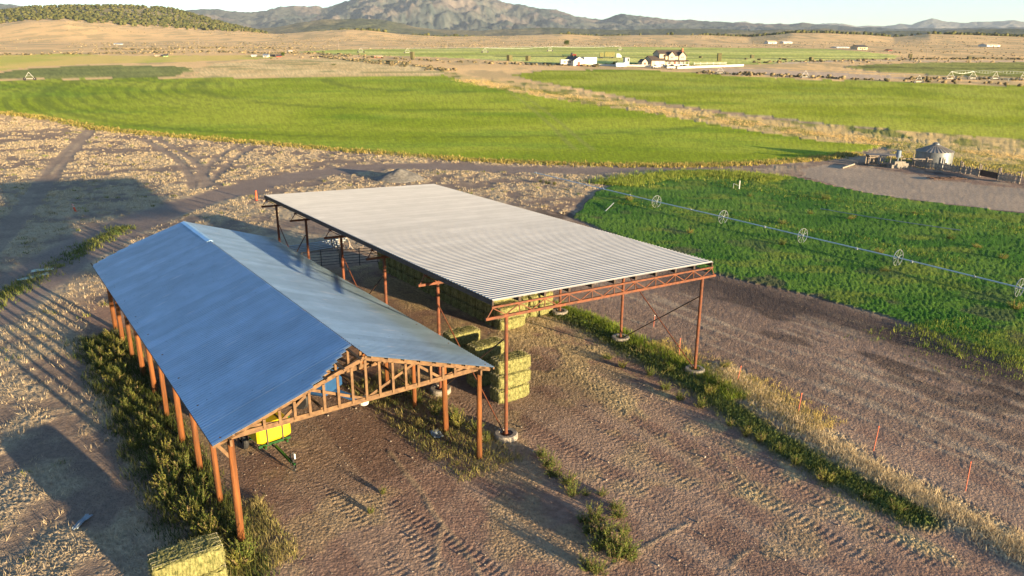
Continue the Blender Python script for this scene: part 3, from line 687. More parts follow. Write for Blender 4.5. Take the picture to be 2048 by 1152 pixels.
BM=[bale_mesh(s) for s in range(5)]
# twine loops as a part, shared by all bales
_t=MB()
for yy in (-.42,-.14,.14,.42):
    a,b=BL/2+.002,BH-.034
    _t.tube((-a,yy,b),(a,yy,b),.004,5);_t.tube((-a,yy,.01),(-a,yy,b),.006,5);_t.tube((a,yy,.01),(a,yy,b),.006,5)
_tw=_t.build('twine',TWINE); TWM=_tw.data; bpy.data.objects.remove(_tw)
_bn=0
def bale(u,v,z,label,group,rot=0.,tw=True):
    global _bn
    o=bpy.data.objects.new('hay_bale',BM[_bn%5]); COL.objects.link(o); _bn+=1
    q=uvw(u,v); o.location=(q[0],q[1],z); o.rotation_euler=(0,0,-HD+rot+random.uniform(-.05,.05)+(math.pi if _bn%2 else 0))
    tag(o,label,'hay bale',group)
    if tw:
        t=bpy.data.objects.new('twine',TWM); COL.objects.link(t); t.parent=o
    return o
LV=['bottom','second','third','top']
for s,(u,v,nm) in enumerate(((4.15,3.25,'nearest'),(6.95,3.30,'middle'),(9.75,3.2,'farthest'))):
    for k,w in enumerate(('bottom','middle','top')):
        bale(u+random.uniform(-.05,.05),v+random.uniform(-.06,.06),k*.975,'%s hay bale of the %s free standing stack by the gabled barn\'s right eave'%(w,nm),'hay bales stacked three high beside the gabled barn')
for k in range(2):
    o=bale(-3.05,-17.75,k*1.05,('upper' if k else 'lower')+' hay bale of the stacked pair left of the gabled barn\'s front post','pair of hay bales left of the gabled barn'); o.scale=(1.1,1.1,1.08)
# long wall of bales under the flat roof
G='hay bales in the long wall under the flat roof'
for i in range(17):
    u=14.55+i*1.285
    nl=2 if i==0 else 4
    for k in range(nl):
        if i>0 or True: bale(u,10.6,k*.97,'hay bale in the long wall\'s left face, %s column from the open end, %s layer'%(ordi(i),LV[k]),G)
for i in range(2):
    for k in range(5 if i else 4):
        bale(15.75+i*1.285,14.4,k*.97,'hay bale in the right end tower of the hay wall, %s row, %s layer'%('front' if i==0 else 'second',('bottom','second','third','fourth','fifth')[k]),G)
for k in range(4):
    bale(16.4,12.45,k*.97,'hay bale wedged between the two towers at the hay wall\'s end, %s layer'%('bottom','second','third','fourth')[k],G,math.pi/2)
for i in (1,2):
    bale(14.55+i*1.285,10.6,4*.97,'topmost hay bale over the %s column of the hay wall\'s open end'%ordi(i),G)
# ================================================================== VEGETATION
LEAF=leafmat('weed leaves',.3); DRYL=leafmat('dry grass blades',.35)
STEMM=mat('weed stems',(.16,.12,.05),.8)
def tufts(name,m,x,y,h,w,k,col_,lean=.5,spread=.12,seed=0,label=None):
    r=np.random.default_rng(seed); n=len(x); N=n*k
    X_=np.repeat(x,k)+r.normal(0,1,N)*np.repeat(np.broadcast_to(spread,(n,)),k);Y_=np.repeat(y,k)+r.normal(0,1,N)*np.repeat(np.broadcast_to(spread,(n,)),k)
    Hh=np.repeat(h,k)*r.uniform(.5,1.15,N); Ww=np.repeat(np.broadcast_to(w,(n,)),k)*r.uniform(.6,1.3,N)
    a=r.uniform(0,2*math.pi,N); ln=np.abs(r.normal(0,lean,N))*Hh; b=r.uniform(0,2*math.pi,N)
    Zb=zbase(X_,Y_)-.03
    dx=np.cos(b)*Ww/2;dy=np.sin(b)*Ww/2
    p0=np.stack([X_-dx,Y_-dy,Zb],1);p1=np.stack([X_+dx,Y_+dy,Zb],1);p2=np.stack([X_+np.cos(a)*ln,Y_+np.sin(a)*ln,Zb+Hh],1)
    V_=np.stack([p0,p1,p2],1).reshape(-1,3); F_=np.arange(3*N).reshape(-1,3)
    c=np.repeat(col_,k,0)*r.uniform(.65,1.3,(N,1)); c=np.repeat(c,3,0)
    o=raw(name,V_,F_,m,None,False,np.clip(c,0,1)); return tag(o,label,None,None,'stuff')
def randpoly(poly,n,seed=0):
    r=np.random.default_rng(seed); lo=poly.min(0);hi=poly.max(0); p=r.uniform(lo,hi,(n,2)); return p[inside(poly,p[:,0],p[:,1])]
def uvrand(u0,u1,v0,v1,n,seed):
    r=np.random.default_rng(seed); u=r.uniform(u0,u1,n);v=r.uniform(v0,v1,n); return np.stack([O[0]+u*U[0]+v*V[0],O[1]+u*U[1]+v*V[1]],1),u,v
def vary(base,n,r,a=.2): return np.clip(np.array(base)[None,:]*(1+r.normal(0,a,(n,1)))*(1+r.normal(0,.06,(n,3))),.005,1)
def blend(c1,c2,t): return np.array(c1)[None]*(1-t[:,None])+np.array(c2)[None]*t[:,None]
r=np.random.default_rng(5)
# dry grass on the left and behind the barns, clumped by the same cover noise as the soil
lp=P((-150,232),(0,228),(200,262),(420,284),(700,305),(1000,326),(1300,334),(1180,385),(1130,430),(900,380),(560,420),(430,640),(330,900),(420,1160),(-250,1160),(-250,600))
p=randpoly(lp,150000,1); x,y=p.T
cv=sst(.40,.62,.55*fbm(x/2.2,y/2.2,4,12)+.45*fbm(x/9,y/9,4,11)); u1,v1=to_uv(x,y)
rd_=np.minimum.reduce([dline(t,x,y) for t in (trk1,trk1b,trk2,trk2b,trk3,trk3b)]); 
keep=(r.random(len(x))<cv*.9+.02)&(dline(road,x,y)>4)&(rd_>.9)&~((v1>-16.5)&(v1<17)&(u1<38)&(u1>-4))&~inside(cropA,x,y)
x,y=x[keep],y[keep]; d=np.hypot(x,y)
tufts('dry_grass',DRYL,x,y,r.uniform(.16,.42,len(x))*(1+.0*d),.0008*d+.01,8,blend((.43,.33,.21),(.58,.47,.32),r.random(len(x))),.7,.16,2)
# green and yellow weeds scattered in the dry grass
q=r.random(len(x))<.018; xs,ys=x[q],y[q]; ds=np.hypot(xs,ys)
tufts('weeds',LEAF,xs,ys,r.uniform(.2,.45,len(xs)),.0012*ds+.02,16,vary((.18,.19,.05),len(xs),r),.7,.22,3)
# sparse dry straw and clods on the yard
p,u1,v1=uvrand(-22,14,-16,17,30000,6); x,y=p.T
k=(r.random(len(x))<.02+.8*sst(.60,.74,fbm(x/3.1,y/3.1,4,41)))&~((v1>0)&(u1>13)); x,y=x[k],y[k]
tufts('dry_grass',DRYL,x,y,r.uniform(.03,.10,len(x)),.035,4,blend((.42,.32,.17),(.55,.45,.24),r.random(len(x))),1.6,.10,7)
# litter along the yard edge
def along(pl,n,sd,seed):
    rr_=np.random.default_rng(seed); s=rr_.uniform(0,len(pl)-1.001,n); i=s.astype(int); t=s-i
    q=pl[i]*(1-t[:,None])+pl[i+1]*t[:,None]; dd=pl[i+1]-pl[i]; nn=np.stack([-dd[:,1],dd[:,0]],1)/np.hypot(dd[:,0],dd[:,1])[:,None]
    return q+nn*rr_.normal(0,1,n)[:,None]*sd
p=along(straw2,3500,.4,8); tufts('straw_litter',DRYL,p[:,0],p[:,1],r.uniform(.03,.09,len(p)),.03,4,blend((.44,.38,.20),(.56,.50,.29),r.random(len(p))),1.8,.1,9)
p=along(straw1,2600,1.0,10); tufts('straw_litter',DRYL,p[:,0],p[:,1],r.uniform(.03,.09,len(p)),.035,4,blend((.50,.41,.19),(.58,.48,.24),r.random(len(p))),1.8,.12,11)
# hedge strip: tall green weeds with bunch grass
p=along(hedge,3600,.6,12); d=np.hypot(p[:,0],p[:,1])
tufts('weeds',LEAF,p[:,0],p[:,1],r.uniform(.1,.42,len(p)),.03,10,blend((.06,.095,.028),(.20,.21,.055),r.random(len(p))**1.5),.45,.14,13)
hg2=smoothpl(P((1100,612),(1190,645),(1270,685),(1395,745),(1480,800)))
p=along(hg2,1900,.5,14); tufts('weeds',LEAF,p[:,0],p[:,1],r.uniform(.2,.55,len(p)),.04,10,blend((.10,.17,.02),(.24,.27,.05),r.random(len(p))),.4,.12,15)
p=along(drys,3200,.5,16); tufts('dry_grass',DRYL,p[:,0],p[:,1],r.uniform(.15,.5,len(p)),.035,9,blend((.55,.42,.25),(.70,.57,.37),r.random(len(p))),.6,.12,17)
p=along(smoothpl(P((1300,690),(1420,745),(1520,790),(1640,860))),1700,.9,18); tufts('dry_grass',DRYL,p[:,0],p[:,1],r.uniform(.15,.45,len(p)),.04,8,blend((.50,.36,.16),(.42,.36,.11),r.random(len(p))),.6,.14,19)
# straw and stubble on the right-hand bare field
p,u1,v1=uvrand(-25,40,19,52,26000,20); x,y=p.T; k=(sst(.5,.75,.55*vn(v1/.45,u1/4.,61)+.45*fbm(x/2.2,y/2.2,4,12))*.9>r.random(len(x)))&~inside(past,x,y); x,y=x[k],y[k]
tufts('dry_grass',DRYL,x,y,r.uniform(.05,.16,len(x)),.05,4,blend((.36,.28,.20),(.48,.37,.25),r.random(len(x))),1.2,.14,21)
# pasture weeds
p=randpoly(past,60000,22); x,y=p.T; d=np.hypot(x,y); k=r.random(len(x))<.25+.75*sst(.42,.6,fbm(x/5,y/4,4,85)); x,y,d=x[k],y[k],d[k]
yl=sst(.62,.78,fbm(x/6,y/3,4,82)); tufts('weeds',LEAF,x,y,r.uniform(.06,.15,len(x))+.2*yl,.00045*d+.006,14,blend((.05,.135,.014),(.22,.27,.045),yl*.8+.2*r.random(len(x))),.8,.22,23)
wl_=smoothpl(P((1230,372),(1260,362),(1340,352),(1430,350),(1490,353),(1560,362)))
p=along(wl_,2600,2.2,24); tufts('weeds',LEAF,p[:,0],p[:,1],r.uniform(.3,.85,len(p)),.10,9,blend((.14,.22,.03),(.30,.31,.07),r.random(len(p))),.35,.3,25)
for pts,n,sd_,sd2 in (((( 1420,360),(1500,376),(1600,392),(1700,408),(1900,440),(2048,470)),800,2.4,26),(((1240,405),(1330,420),(1480,440),(1620,462),(1800,500),(1930,530)),450,1.1,28),(((1850,650),(1950,690),(2060,715)),700,2.4,30),):
    p=along(smoothpl(P(*pts)),n,sd_,sd2); d=np.hypot(p[:,0],p[:,1]); tufts('weeds',LEAF,p[:,0],p[:,1],r.uniform(.15,.5,len(p)),.0010*d,9,blend((.10,.16,.03),(.26,.28,.06),r.random(len(p))),.4,.3,sd2+1)
# ditch bank grasses
p=along(ditch,17000,3.4,34); k=p[:,1]<330; p=p[k]; d=np.hypot(p[:,0],p[:,1]); t=fbm(p[:,0]/6,p[:,1]/10,4,31)
tufts('dry_grass',DRYL,p[:,0],p[:,1],r.uniform(.15,.5,len(p)),.0008*d,6,blend((.62,.45,.20),(.22,.23,.05),sst(.5,.62,t)),.5,.35,35)
p=along(smoothpl(P((1780,312),(1900,322),(2048,338),(2150,350))),3200,5,36);p=p[~inside(lot,p[:,0],p[:,1])]; d=np.hypot(p[:,0],p[:,1]); tufts('dry_grass',DRYL,p[:,0],p[:,1],r.uniform(.15,.5,len(p)),.0009*d,6,blend((.55,.42,.15),(.30,.30,.07),r.random(len(p))),.5,.4,37)
# margin of the main crop
mg=smoothpl(P((0,226),(100,238),(200,258),(330,271),(520,287),(700,302),(900,318),(1100,328),(1300,332),(1450,330),(1600,322),(1710,308)))
p=along(mg,5200,1.1,38); d=np.hypot(p[:,0],p[:,1]); tufts('dry_grass',DRYL,p[:,0],p[:,1],r.uniform(.25,.8,len(p)),.0012*d,5,blend((.50,.36,.12),(.16,.19,.04),r.random(len(p))),.5,.3,39)
# fringe below the road
p=along(smoothpl(P((-60,640),(0,595),(60,565),(150,510),(210,475),(250,455))),650,.7,40); d=np.hypot(p[:,0],p[:,1]); tufts('weeds',LEAF,p[:,0],p[:,1],r.uniform(.2,.6,len(p)),.0011*d,8,blend((.10,.14,.04),(.30,.28,.08),r.random(len(p))**2),.5,.25,41)
# weedy ground cover along the left side of the gabled barn
p,u1,v1=uvrand(-4,31,-18.6,-14.6,3800,42); k=r.random(len(p))<sst(-18.8,-16.6,v1)*1.0; p=p[k]
tufts('weeds',LEAF,p[:,0],p[:,1],r.uniform(.2,.7,len(p)),.045,9,blend((.05,.075,.022),(.17,.16,.05),r.random(len(p))**2),.5,.2,43)
p,u1,v1=uvrand(-2.5,12,-4.6,-.6,1100,44); tufts('weeds',LEAF,p[:,0],p[:,1],r.uniform(.1,.45,len(p)),.04,8,blend((.09,.12,.03),(.34,.27,.11),r.random(len(p))),.6,.2,45)
p,u1,v1=uvrand(-3.5,2,-16.6,-13.4,900,46); tufts('dry_grass',DRYL,p[:,0],p[:,1],r.uniform(.1,.5,len(p)),.035,8,blend((.40,.32,.15),(.2,.2,.06),r.random(len(p))),.7,.15,47)
p,u1,v1=uvrand(-26,16,-14.5,17.5,5000,70); d=np.hypot(p[:,0],p[:,1]); p=p[d>18]
rx=np.random.default_rng(71).uniform(.01,.036,len(p))*np.where(np.random.default_rng(72).random(len(p))<.04,2.2,1); p_st=p; rx_st=rx
# ---- single weeds and shrubs
def weed_mesh(seed,kind):
    r=np.random.default_rng(seed); P_=[];F_=[];C_=[]; S=MB()
    for s in range(34):
        a=r.uniform(0,2*math.pi); out=r.uniform(.04,.52); hh=r.uniform(.45,1.0)
        b0=np.array([math.cos(a),math.sin(a),0])*r.uniform(0,.2)
        tip=b0+np.array([math.cos(a)*out*.8,math.sin(a)*out*.8,hh*(1-.45*out)])
        mid=(b0+tip)/2+np.array([0,0,.07])+r.normal(0,.02,3)
        S.tube(b0,mid,.006,4);S.tube(mid,tip,.005,4,.002)
        dead=r.random()<(.05 if kind==0 else .12); sh_=r.uniform(.7,1.3)
        for l in range(30):
            t=.12+.88*(l+r.random())/30; c=b0+(mid-b0)*2*t if t<.5 else mid+(tip-mid)*(2*t-1)
            d=r.normal(0,1,3); d[2]=abs(d[2])+.7; d/=np.linalg.norm(d); L_=r.uniform(.045,.11)*(1.25-.7*t); w=np.cross(d,r.normal(0,1,3)); w/=np.linalg.norm(w); w*=L_*.17
            c=c+r.normal(0,.022*(1.2-t),3); k=len(P_); P_+=[c,c+d*L_*.5+w,c+d*L_,c+d*L_*.5-w]; F_.append((k,k+1,k+2,k+3))
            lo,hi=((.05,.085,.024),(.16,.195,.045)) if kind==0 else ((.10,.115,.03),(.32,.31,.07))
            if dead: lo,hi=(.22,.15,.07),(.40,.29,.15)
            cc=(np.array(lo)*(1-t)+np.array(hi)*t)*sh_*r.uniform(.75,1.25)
            C_+=[cc]*4
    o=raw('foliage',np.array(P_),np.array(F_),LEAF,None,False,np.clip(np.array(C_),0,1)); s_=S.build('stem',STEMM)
    me=(o.data,s_.data); bpy.data.objects.remove(o); bpy.data.objects.remove(s_); return me
WM=[[weed_mesh(100+i,0) for i in range(4)],[weed_mesh(200+i,1) for i in range(3)]]
def weed(x,y,h,wd,label,group,kind=0,name='weed_bush',cat='weed'):
    t=thing(name,label,cat,(x,y,float(zg(x,y)[0])-.03),random.uniform(0,6.28),group); t.scale=(wd,wd,h)
    f,s=random.choice(WM[kind])
    for nm,me in (('foliage',f),('stem',s)):
        o=bpy.data.objects.new(nm,me); COL.objects.link(o); o.parent=t
    return t
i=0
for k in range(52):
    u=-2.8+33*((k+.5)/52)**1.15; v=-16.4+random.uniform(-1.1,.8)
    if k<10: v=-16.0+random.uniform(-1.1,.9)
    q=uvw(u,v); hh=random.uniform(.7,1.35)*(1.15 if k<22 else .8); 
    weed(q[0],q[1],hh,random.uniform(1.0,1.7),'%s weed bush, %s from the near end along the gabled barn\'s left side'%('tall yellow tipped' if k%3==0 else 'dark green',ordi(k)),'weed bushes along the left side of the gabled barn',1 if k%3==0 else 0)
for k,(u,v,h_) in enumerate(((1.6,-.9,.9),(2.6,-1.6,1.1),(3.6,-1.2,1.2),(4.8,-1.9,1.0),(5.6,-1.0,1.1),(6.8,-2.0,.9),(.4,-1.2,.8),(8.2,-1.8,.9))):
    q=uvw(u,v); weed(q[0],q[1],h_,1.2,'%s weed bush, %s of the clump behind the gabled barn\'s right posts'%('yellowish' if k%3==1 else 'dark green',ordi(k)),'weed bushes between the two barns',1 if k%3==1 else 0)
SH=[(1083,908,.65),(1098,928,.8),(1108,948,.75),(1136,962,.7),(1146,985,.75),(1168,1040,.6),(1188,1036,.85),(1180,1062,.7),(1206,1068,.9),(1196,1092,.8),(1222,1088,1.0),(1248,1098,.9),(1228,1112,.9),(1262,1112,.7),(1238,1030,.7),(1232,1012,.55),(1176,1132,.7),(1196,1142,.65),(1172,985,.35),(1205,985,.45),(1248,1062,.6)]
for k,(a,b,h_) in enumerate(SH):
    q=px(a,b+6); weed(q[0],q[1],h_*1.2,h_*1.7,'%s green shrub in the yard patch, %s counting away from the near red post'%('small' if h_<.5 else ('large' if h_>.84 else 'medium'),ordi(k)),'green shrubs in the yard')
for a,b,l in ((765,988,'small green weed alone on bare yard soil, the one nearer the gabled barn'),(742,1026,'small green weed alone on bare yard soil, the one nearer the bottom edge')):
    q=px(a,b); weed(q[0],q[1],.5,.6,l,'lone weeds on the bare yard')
HP=[(1215,718),(1245,735),(1300,752),(1330,780),(1360,800),(1420,790),(1442,775),(1400,815),(1460,852),(1490,872),(1520,885),(1560,905),(1590,930),(1650,965),(1690,955),(1730,1000),(1790,1025),(1450,735),(1340,745)]
for k,(a,b) in enumerate(HP):
    q=px(a,b); weed(q[0],q[1],random.uniform(.55,.95),random.uniform(.8,1.2),'%s weed bush in the strip edging the yard, %s from its far end'%('pale yellow green' if k%4==1 else 'leafy green',ordi(k)),'weed bushes in the strip along the red posts',1 if k%4==1 else 0)
PW=[(1565,492),(1757,508),(1565,450),(1258,402),(1768,545),(1700,440),(1620,430),(1955,497),(1900,480),(2005,520),(1500,395),(1380,468),(1650,400),(2030,620),(1830,430)]
for k,(a,b) in enumerate(PW):
    q=px(a,b); weed(q[0],q[1],random.uniform(.7,1.2),random.uniform(1.1,1.7),'pale green weed clump above the pasture turf, %s from its far left corner'%ordi(k),'weed clumps in the pasture',k%2)
for k,(a,b,w_) in enumerate(((1095,368,1.6),(1082,366,1.2),(1108,370,1.1))):
    q=px(a,b); weed(q[0],q[1],.8,w_,('broad','low','narrow')[k]+' bright green weed beside the dirt road behind the flat roofed barn','weeds by the dirt road')
# ---- sagebrush lines and junipers (uncountable)
def blobs(name,x,y,rx,rz_,col_,m,seed,zoff=0.):
    t=(1+5**.5)/2; iv=np.array([(-1,t,0),(1,t,0),(-1,-t,0),(1,-t,0),(0,-1,t),(0,1,t),(0,-1,-t),(0,1,-t),(t,0,-1),(t,0,1),(-t,0,-1),(-t,0,1)],float); iv/=np.linalg.norm(iv[0])
    fi=np.array([(0,11,5),(0,5,1),(0,1,7),(0,7,10),(0,10,11),(1,5,9),(5,11,4),(11,10,2),(10,7,6),(7,1,8),(3,9,4),(3,4,2),(3,2,6),(3,6,8),(3,8,9),(4,9,5),(2,4,11),(6,2,10),(8,6,7),(9,8,1)])
    r=np.random.default_rng(seed); n=len(x); z=zbase(x,y)+zoff
    d=iv[None]*(1+r.normal(0,.18,(n,12,1)))
    V_=np.stack([x[:,None]+d[:,:,0]*rx[:,None],y[:,None]+d[:,:,1]*rx[:,None],z[:,None]+(d[:,:,2]*.95+.8)*rz_[:,None]],-1).reshape(-1,3)
    F_=(fi[None]+12*np.arange(n)[:,None,None]).reshape(-1,3)
    c=np.repeat(col_*r.uniform(.7,1.3,(n,1)),12,0)
    return tag(raw(name,V_,F_,m,None,False,np.clip(c,0,1)),None,None,None,'stuff')
SAGE=leafmat('sagebrush foliage',.1)
SL=[((900,142),(820,132),(700,121),(640,113)),((620,106),(700,112),(850,121),(1000,127),(1130,130.5),(1200,132)),((700,118.5),(820,127)),((1190,131),(1300,131),(1400,133)),((1400,146),(1480,149.5),(1600,155),(1700,159),(1830,164),(2048,171)),((1480,147),(1560,151),(1700,157)),((1820,160),(1940,158),(2048,161)),((1500,126),(1640,123),(1800,119),(1950,118),(2048,119)),((0,110),(200,108),(300,106),(430,104),(520,107),(600,106)),((200,98),(320,99),(420,96),(600,97))]
xs=[];ys=[]
for k,s in enumerate(SL):
    pl=smoothpl(P(*s)); ln=np.hypot(*np.diff(pl,axis=0).T).sum(); p=along(pl,int(ln*.8),1.8+.004*pl[0][1],300+k); xs.append(p[:,0]);ys.append(p[:,1])
x=np.concatenate(xs);y=np.concatenate(ys); rx=r.uniform(.4,1.2,len(x)); blobs('sagebrush',x,y,rx,rx*.6,blend((.06,.06,.035),(.26,.2,.11),r.random(len(x))),SAGE,50)
n=9000; tt=r.uniform(R(-42),R(42),n); dd_=r.uniform(480,1500,n); x=dd_*np.sin(tt);y=dd_*np.cos(tt); k=~(inside(hayfar,x,y)|inside(circR,x,y)|inside(fieldY,x,y)|inside(stubble,x,y))&(fbm(x/60,y/120,3,51)>.47)
x,y=x[k],y[k]; rx=r.uniform(.4,1.0,len(x)); blobs('sagebrush',x,y,rx,rx*.5,blend((.14,.12,.07),(.34,.26,.15),r.random(len(x))),SAGE,52)
blobs('gravel',p_st[:,0],p_st[:,1],rx_st,rx_st*.7,blend((.17,.14,.12),(.29,.25,.215),np.random.default_rng(73).random(len(p_st))),groundmat('loose stones',9.,.5,.02,.3),74,.015)
# juniper woods on the hill and along its foot
n=42000; tt=r.uniform(R(-44),R(44),n); dd_=1300+700*r.random(n); x=dd_*np.sin(tt);y=dd_*np.cos(tt)
ang=np.interp(tt,*HILL); zz=zbase(x,y); zm_=H+1350*np.interp(tt,*MOUND)
dens=sst(1,7,zz-zm_-(dd_-1350)*.012)*(.55+.45*sst(.35,.55,fbm(x/110,y/110,3,53)))
foot=sst(.52,.62,fbm(x/160,y/260,3,54))*sst(1350,1500,dd_)*.35
k=r.random(n)<np.maximum(dens*.62,foot*(tt>R(-12)))
x,y=x[k],y[k]; rx=r.uniform(1.7,3.6,len(x)); blobs('juniper_wood',x,y,rx,rx*.95,blend((.055,.065,.022),(.11,.105,.035),r.random(len(x))),SAGE,55)
# ================================================================== OTHER THINGS
WHITE=mat('white paint',(.50,.485,.46),.6,0,.06,2); ALU=mat('aluminium pipe',(.36,.38,.40),.4,.5,.1,3)
BLACK=mat('black rubber and iron',(.025,.025,.027),.7,0,.2,5); BLKPIPE=mat('black painted pipe',(.02,.02,.024),.5,0,.2,5)  # near-black for tyres, hoses and small iron parts
GREYW=mat('silver weathered board',(.24,.20,.17),.9,0,.35,3,bump=.4,bscale=25); RUST=mat('rusty iron',(.07,.04,.03),.85,0,.35,6)
ORANGE=mat('orange marker plastic',(.60,.09,.035),.5,0,.08,4); REDP=mat('dull red steel stake',(.27,.075,.045),.6,0,.2,4)
YEL=mat('yellow poly tank',(.52,.37,.01),.45,0,.05,2); GRN=mat('green machine paint',(.008,.055,.012),.4,0,.1,3); BLUE=mat('blue machine paint',(.018,.065,.17),.5,0,.1,3)
BIN=mat('galvanised bin sheet',(.17,.18,.19),.5,.45,.15,1.5); SHING=mat('dark brown shingles',(.085,.065,.055),.9,0,.25,1.2); CREAM=mat('cream siding',(.44,.37,.27),.8,0,.05,1)
GLASS=mat('dark window glass',(.03,.035,.045),.1,0,.05,1,spec=.6); REDD=mat('red door',(.32,.04,.025),.6,0,.1,2); BRICK=mat('red brick',(.34,.12,.07),.9,0,.2,3)
DGREY=mat('dark grey roofing',(.06,.06,.065),.8,0,.15,2); TANW=mat('tan wall',(.50,.38,.25),.8,0,.1,1); GREYP=mat('grey gravel',(.15,.14,.13),.95,0,.35,2.5,bump=.9,bscale=6)
def at(a,b,dz=0.): P_=px(a,b,dz); return P_,mpp(P_)
# ---- irrigation wheel line
wp=[px(a,b) for a,b in ((1312,417),(1445,449),(1603,488),(1793,534),(2035,596))]
t=thing('wheel_line','long white irrigation pipe on five spoked metal wheels crossing the green pasture','irrigation line',wp[0])
ax=(Vector(wp[4])-Vector(wp[0])).normalized(); w0=Vector(wp[0]); RW=.86
e0=Vector(px(1172,388)); ra=Vector((0,0,RW+.1))
m=MB(); pts=[w0-ax*30.5]+[Vector(p) for p in wp]+[Vector(wp[4])+ax*40]
loc=[Vector((p.x,p.y,float(zg(p.x,p.y)[0])+RW+.12))-w0 for p in pts]
for a,b in zip(loc[:-1],loc[1:]): m.tube(a,b,.075,8)
m.build('pipe',mat('bright aluminium pipe',(.62,.64,.66),.45,.3,.06,3),t)
for k in range(22):
    d=-30+k*6.1; c=Vector((0,0,RW+.12))+ax*d
    if min(abs(d-(Vector(p)-w0).length*(1 if (Vector(p)-w0).dot(ax)>0 else -1)) for p in wp)>1: MB().tube(c-ax*.12,c+ax*.12,.105,8).tube(c,c+Vector((0,0,.24)),.022,5).build('sprinkler',ALU,t)
for p in wp+[np.array(Vector(wp[4])+ax*12.2*1.0)]:
    c=Vector((p[0],p[1],float(zg(p[0],p[1])[0])+RW+.12))-w0
    w=MB().ring(c,ax,RW,.08,.025,26); w.tube(c-ax*.1,c+ax*.1,.12,10); whl=w.build('wheel',ALU,t)
    s=MB(); a=ax.orthogonal().normalized(); b=ax.cross(a)
    for k in range(9):
        q=2*math.pi*k/9; e=a*math.cos(q)+b*math.sin(q); s.tube(c+ax*(.07 if k%2 else -.07)+e*.1,c+e*(RW-.02),.017,5)
    s.build('spoke',ALU,whl)
# loose pipe, white post, poly line
a=Vector(px(1208,426));b=Vector(px(1227,413)); tag(MB().tube(a+Vector((0,0,.08)),b+Vector((0,0,.5)),.06,8).build('loose_pipe',ALU),'short loose silver pipe lying in the weeds near the far end of the wheeled line','pipe')
p_,s=at(1478,380); t=thing('hydrant_post','pale post with a pipe riser standing at the far edge of the pasture','post',p_); MB().tube((0,0,0),(0,0,1.5),.09,8).build('post',WHITE,t); MB().tube((-.9,.2,0),(-.9,.2,1.0),.04,6).tube((-.9,.2,1.),(-.1,0,.7),.04,6).build('riser',ALU,t)
pl=smoothpl(P((1640,422),(1720,436),(1830,453),(1920,466)),4); m=MB()
for q0,q1 in zip(pl[:-1],pl[1:]): m.tube((q0[0],q0[1],float(zg(*q0)[0])+.35),(q1[0],q1[1],float(zg(*q1)[0])+.35),.05,6)
tag(m.build('poly_pipe',mat('grey poly pipe',(.25,.28,.30),.5,0,.1,2)),'thin grey pipe lying along the upper part of the pasture turf','pipe')
# ---- fence stakes and markers
for k,(a,b,h_,l) in enumerate(((1307,655,1.0,'short red stake in the weeds right of the middle steel post'),(1358,714,1.35,'red steel stake with a wire beside the near right steel post'),(1474,766,1.2,'red steel stake leaning in pale dry grass beyond the near right post'),(1596,828,1.35,'red steel stake beside a dark red weed patch along the dry grass strip'),(1747,903,1.5,'tall red steel stake midway along the pale grass strip'),(1931,983,1.6,'tallest red steel stake, nearest the right edge along the grass strip'))):
    p_=px(a,b); t=thing('fence_stake',l,'fence stake',p_,.3*k,'red stakes along the grass strip'); t.rotation_euler=((.05,-.03,.08,.03,.02,-.03)[k],(.02,.03,.10,.04,.05,.02)[k],.4)
    m=MB().box(-.026,.026,-.006,.006,0,h_).box(-.006,.006,0,.036,0,h_)
    for q in range(6): m.box(-.02,.02,.045,.06,h_*.3+q*h_*.1,h_*.3+q*h_*.1+.02)
    m.build('stake',REDP,t); MB().box(-.036,.036,-.008,.008,h_,h_+.06).build('tip',WHITE if k==0 else ORANGE,t)
p_=px(152,424); t=thing('marker_post','leaning orange marker tube with white bands on the dry grass at the left','marker',p_); t.rotation_euler=(.0,-.28,.2)
MB().lathe([(.24,0),(.24,.07),(.13,.10),(.12,1.15),(0,1.15)],14).build('tube',ORANGE,t)
for z0 in (.72,.95): MB().lathe([(.126,z0),(.126,z0+.13)],14).build('band',WHITE,t)
p_=px(513.5,401); t=thing('marker_post','upright orange marker tube behind the far left corner of the flat roof','marker',p_); MB().lathe([(.24,0),(.24,.07),(.13,.10),(.13,1.45),(0,1.47)],14).build('tube',ORANGE,t); MB().lathe([(.28,-.02),(.30,.05),(.2,.06)],14).build('base',BLACK,t)
# ---- gravel heap
p_,s=at(795,364); n_=40; xs=np.linspace(-1,1,n_); gx,gy=np.meshgrid(xs,xs); rr_=np.hypot(gx,gy*1.0); hz_=1.9*np.clip(1-rr_**1.25,0,1)*(.8+.4*fbm(gx*3,gy*3,4,60))+.12*fbm(gx*14,gy*14,2,61)*(rr_<.95)-.06
ii=np.arange(n_*n_).reshape(n_,n_); f=np.stack([ii[:-1,:-1],ii[:-1,1:],ii[1:,1:],ii[1:,:-1]],-1).reshape(-1,4)
o=raw('gravel_pile',np.stack([gx.ravel()*4.6,gy.ravel()*4.0,hz_.ravel()],1),f,GREYP); o.location=tuple(p_+np.array([0,2.5,-.02])); tag(o,'low grey gravel heap beside the dirt road behind the flat roofed barn','gravel heap')
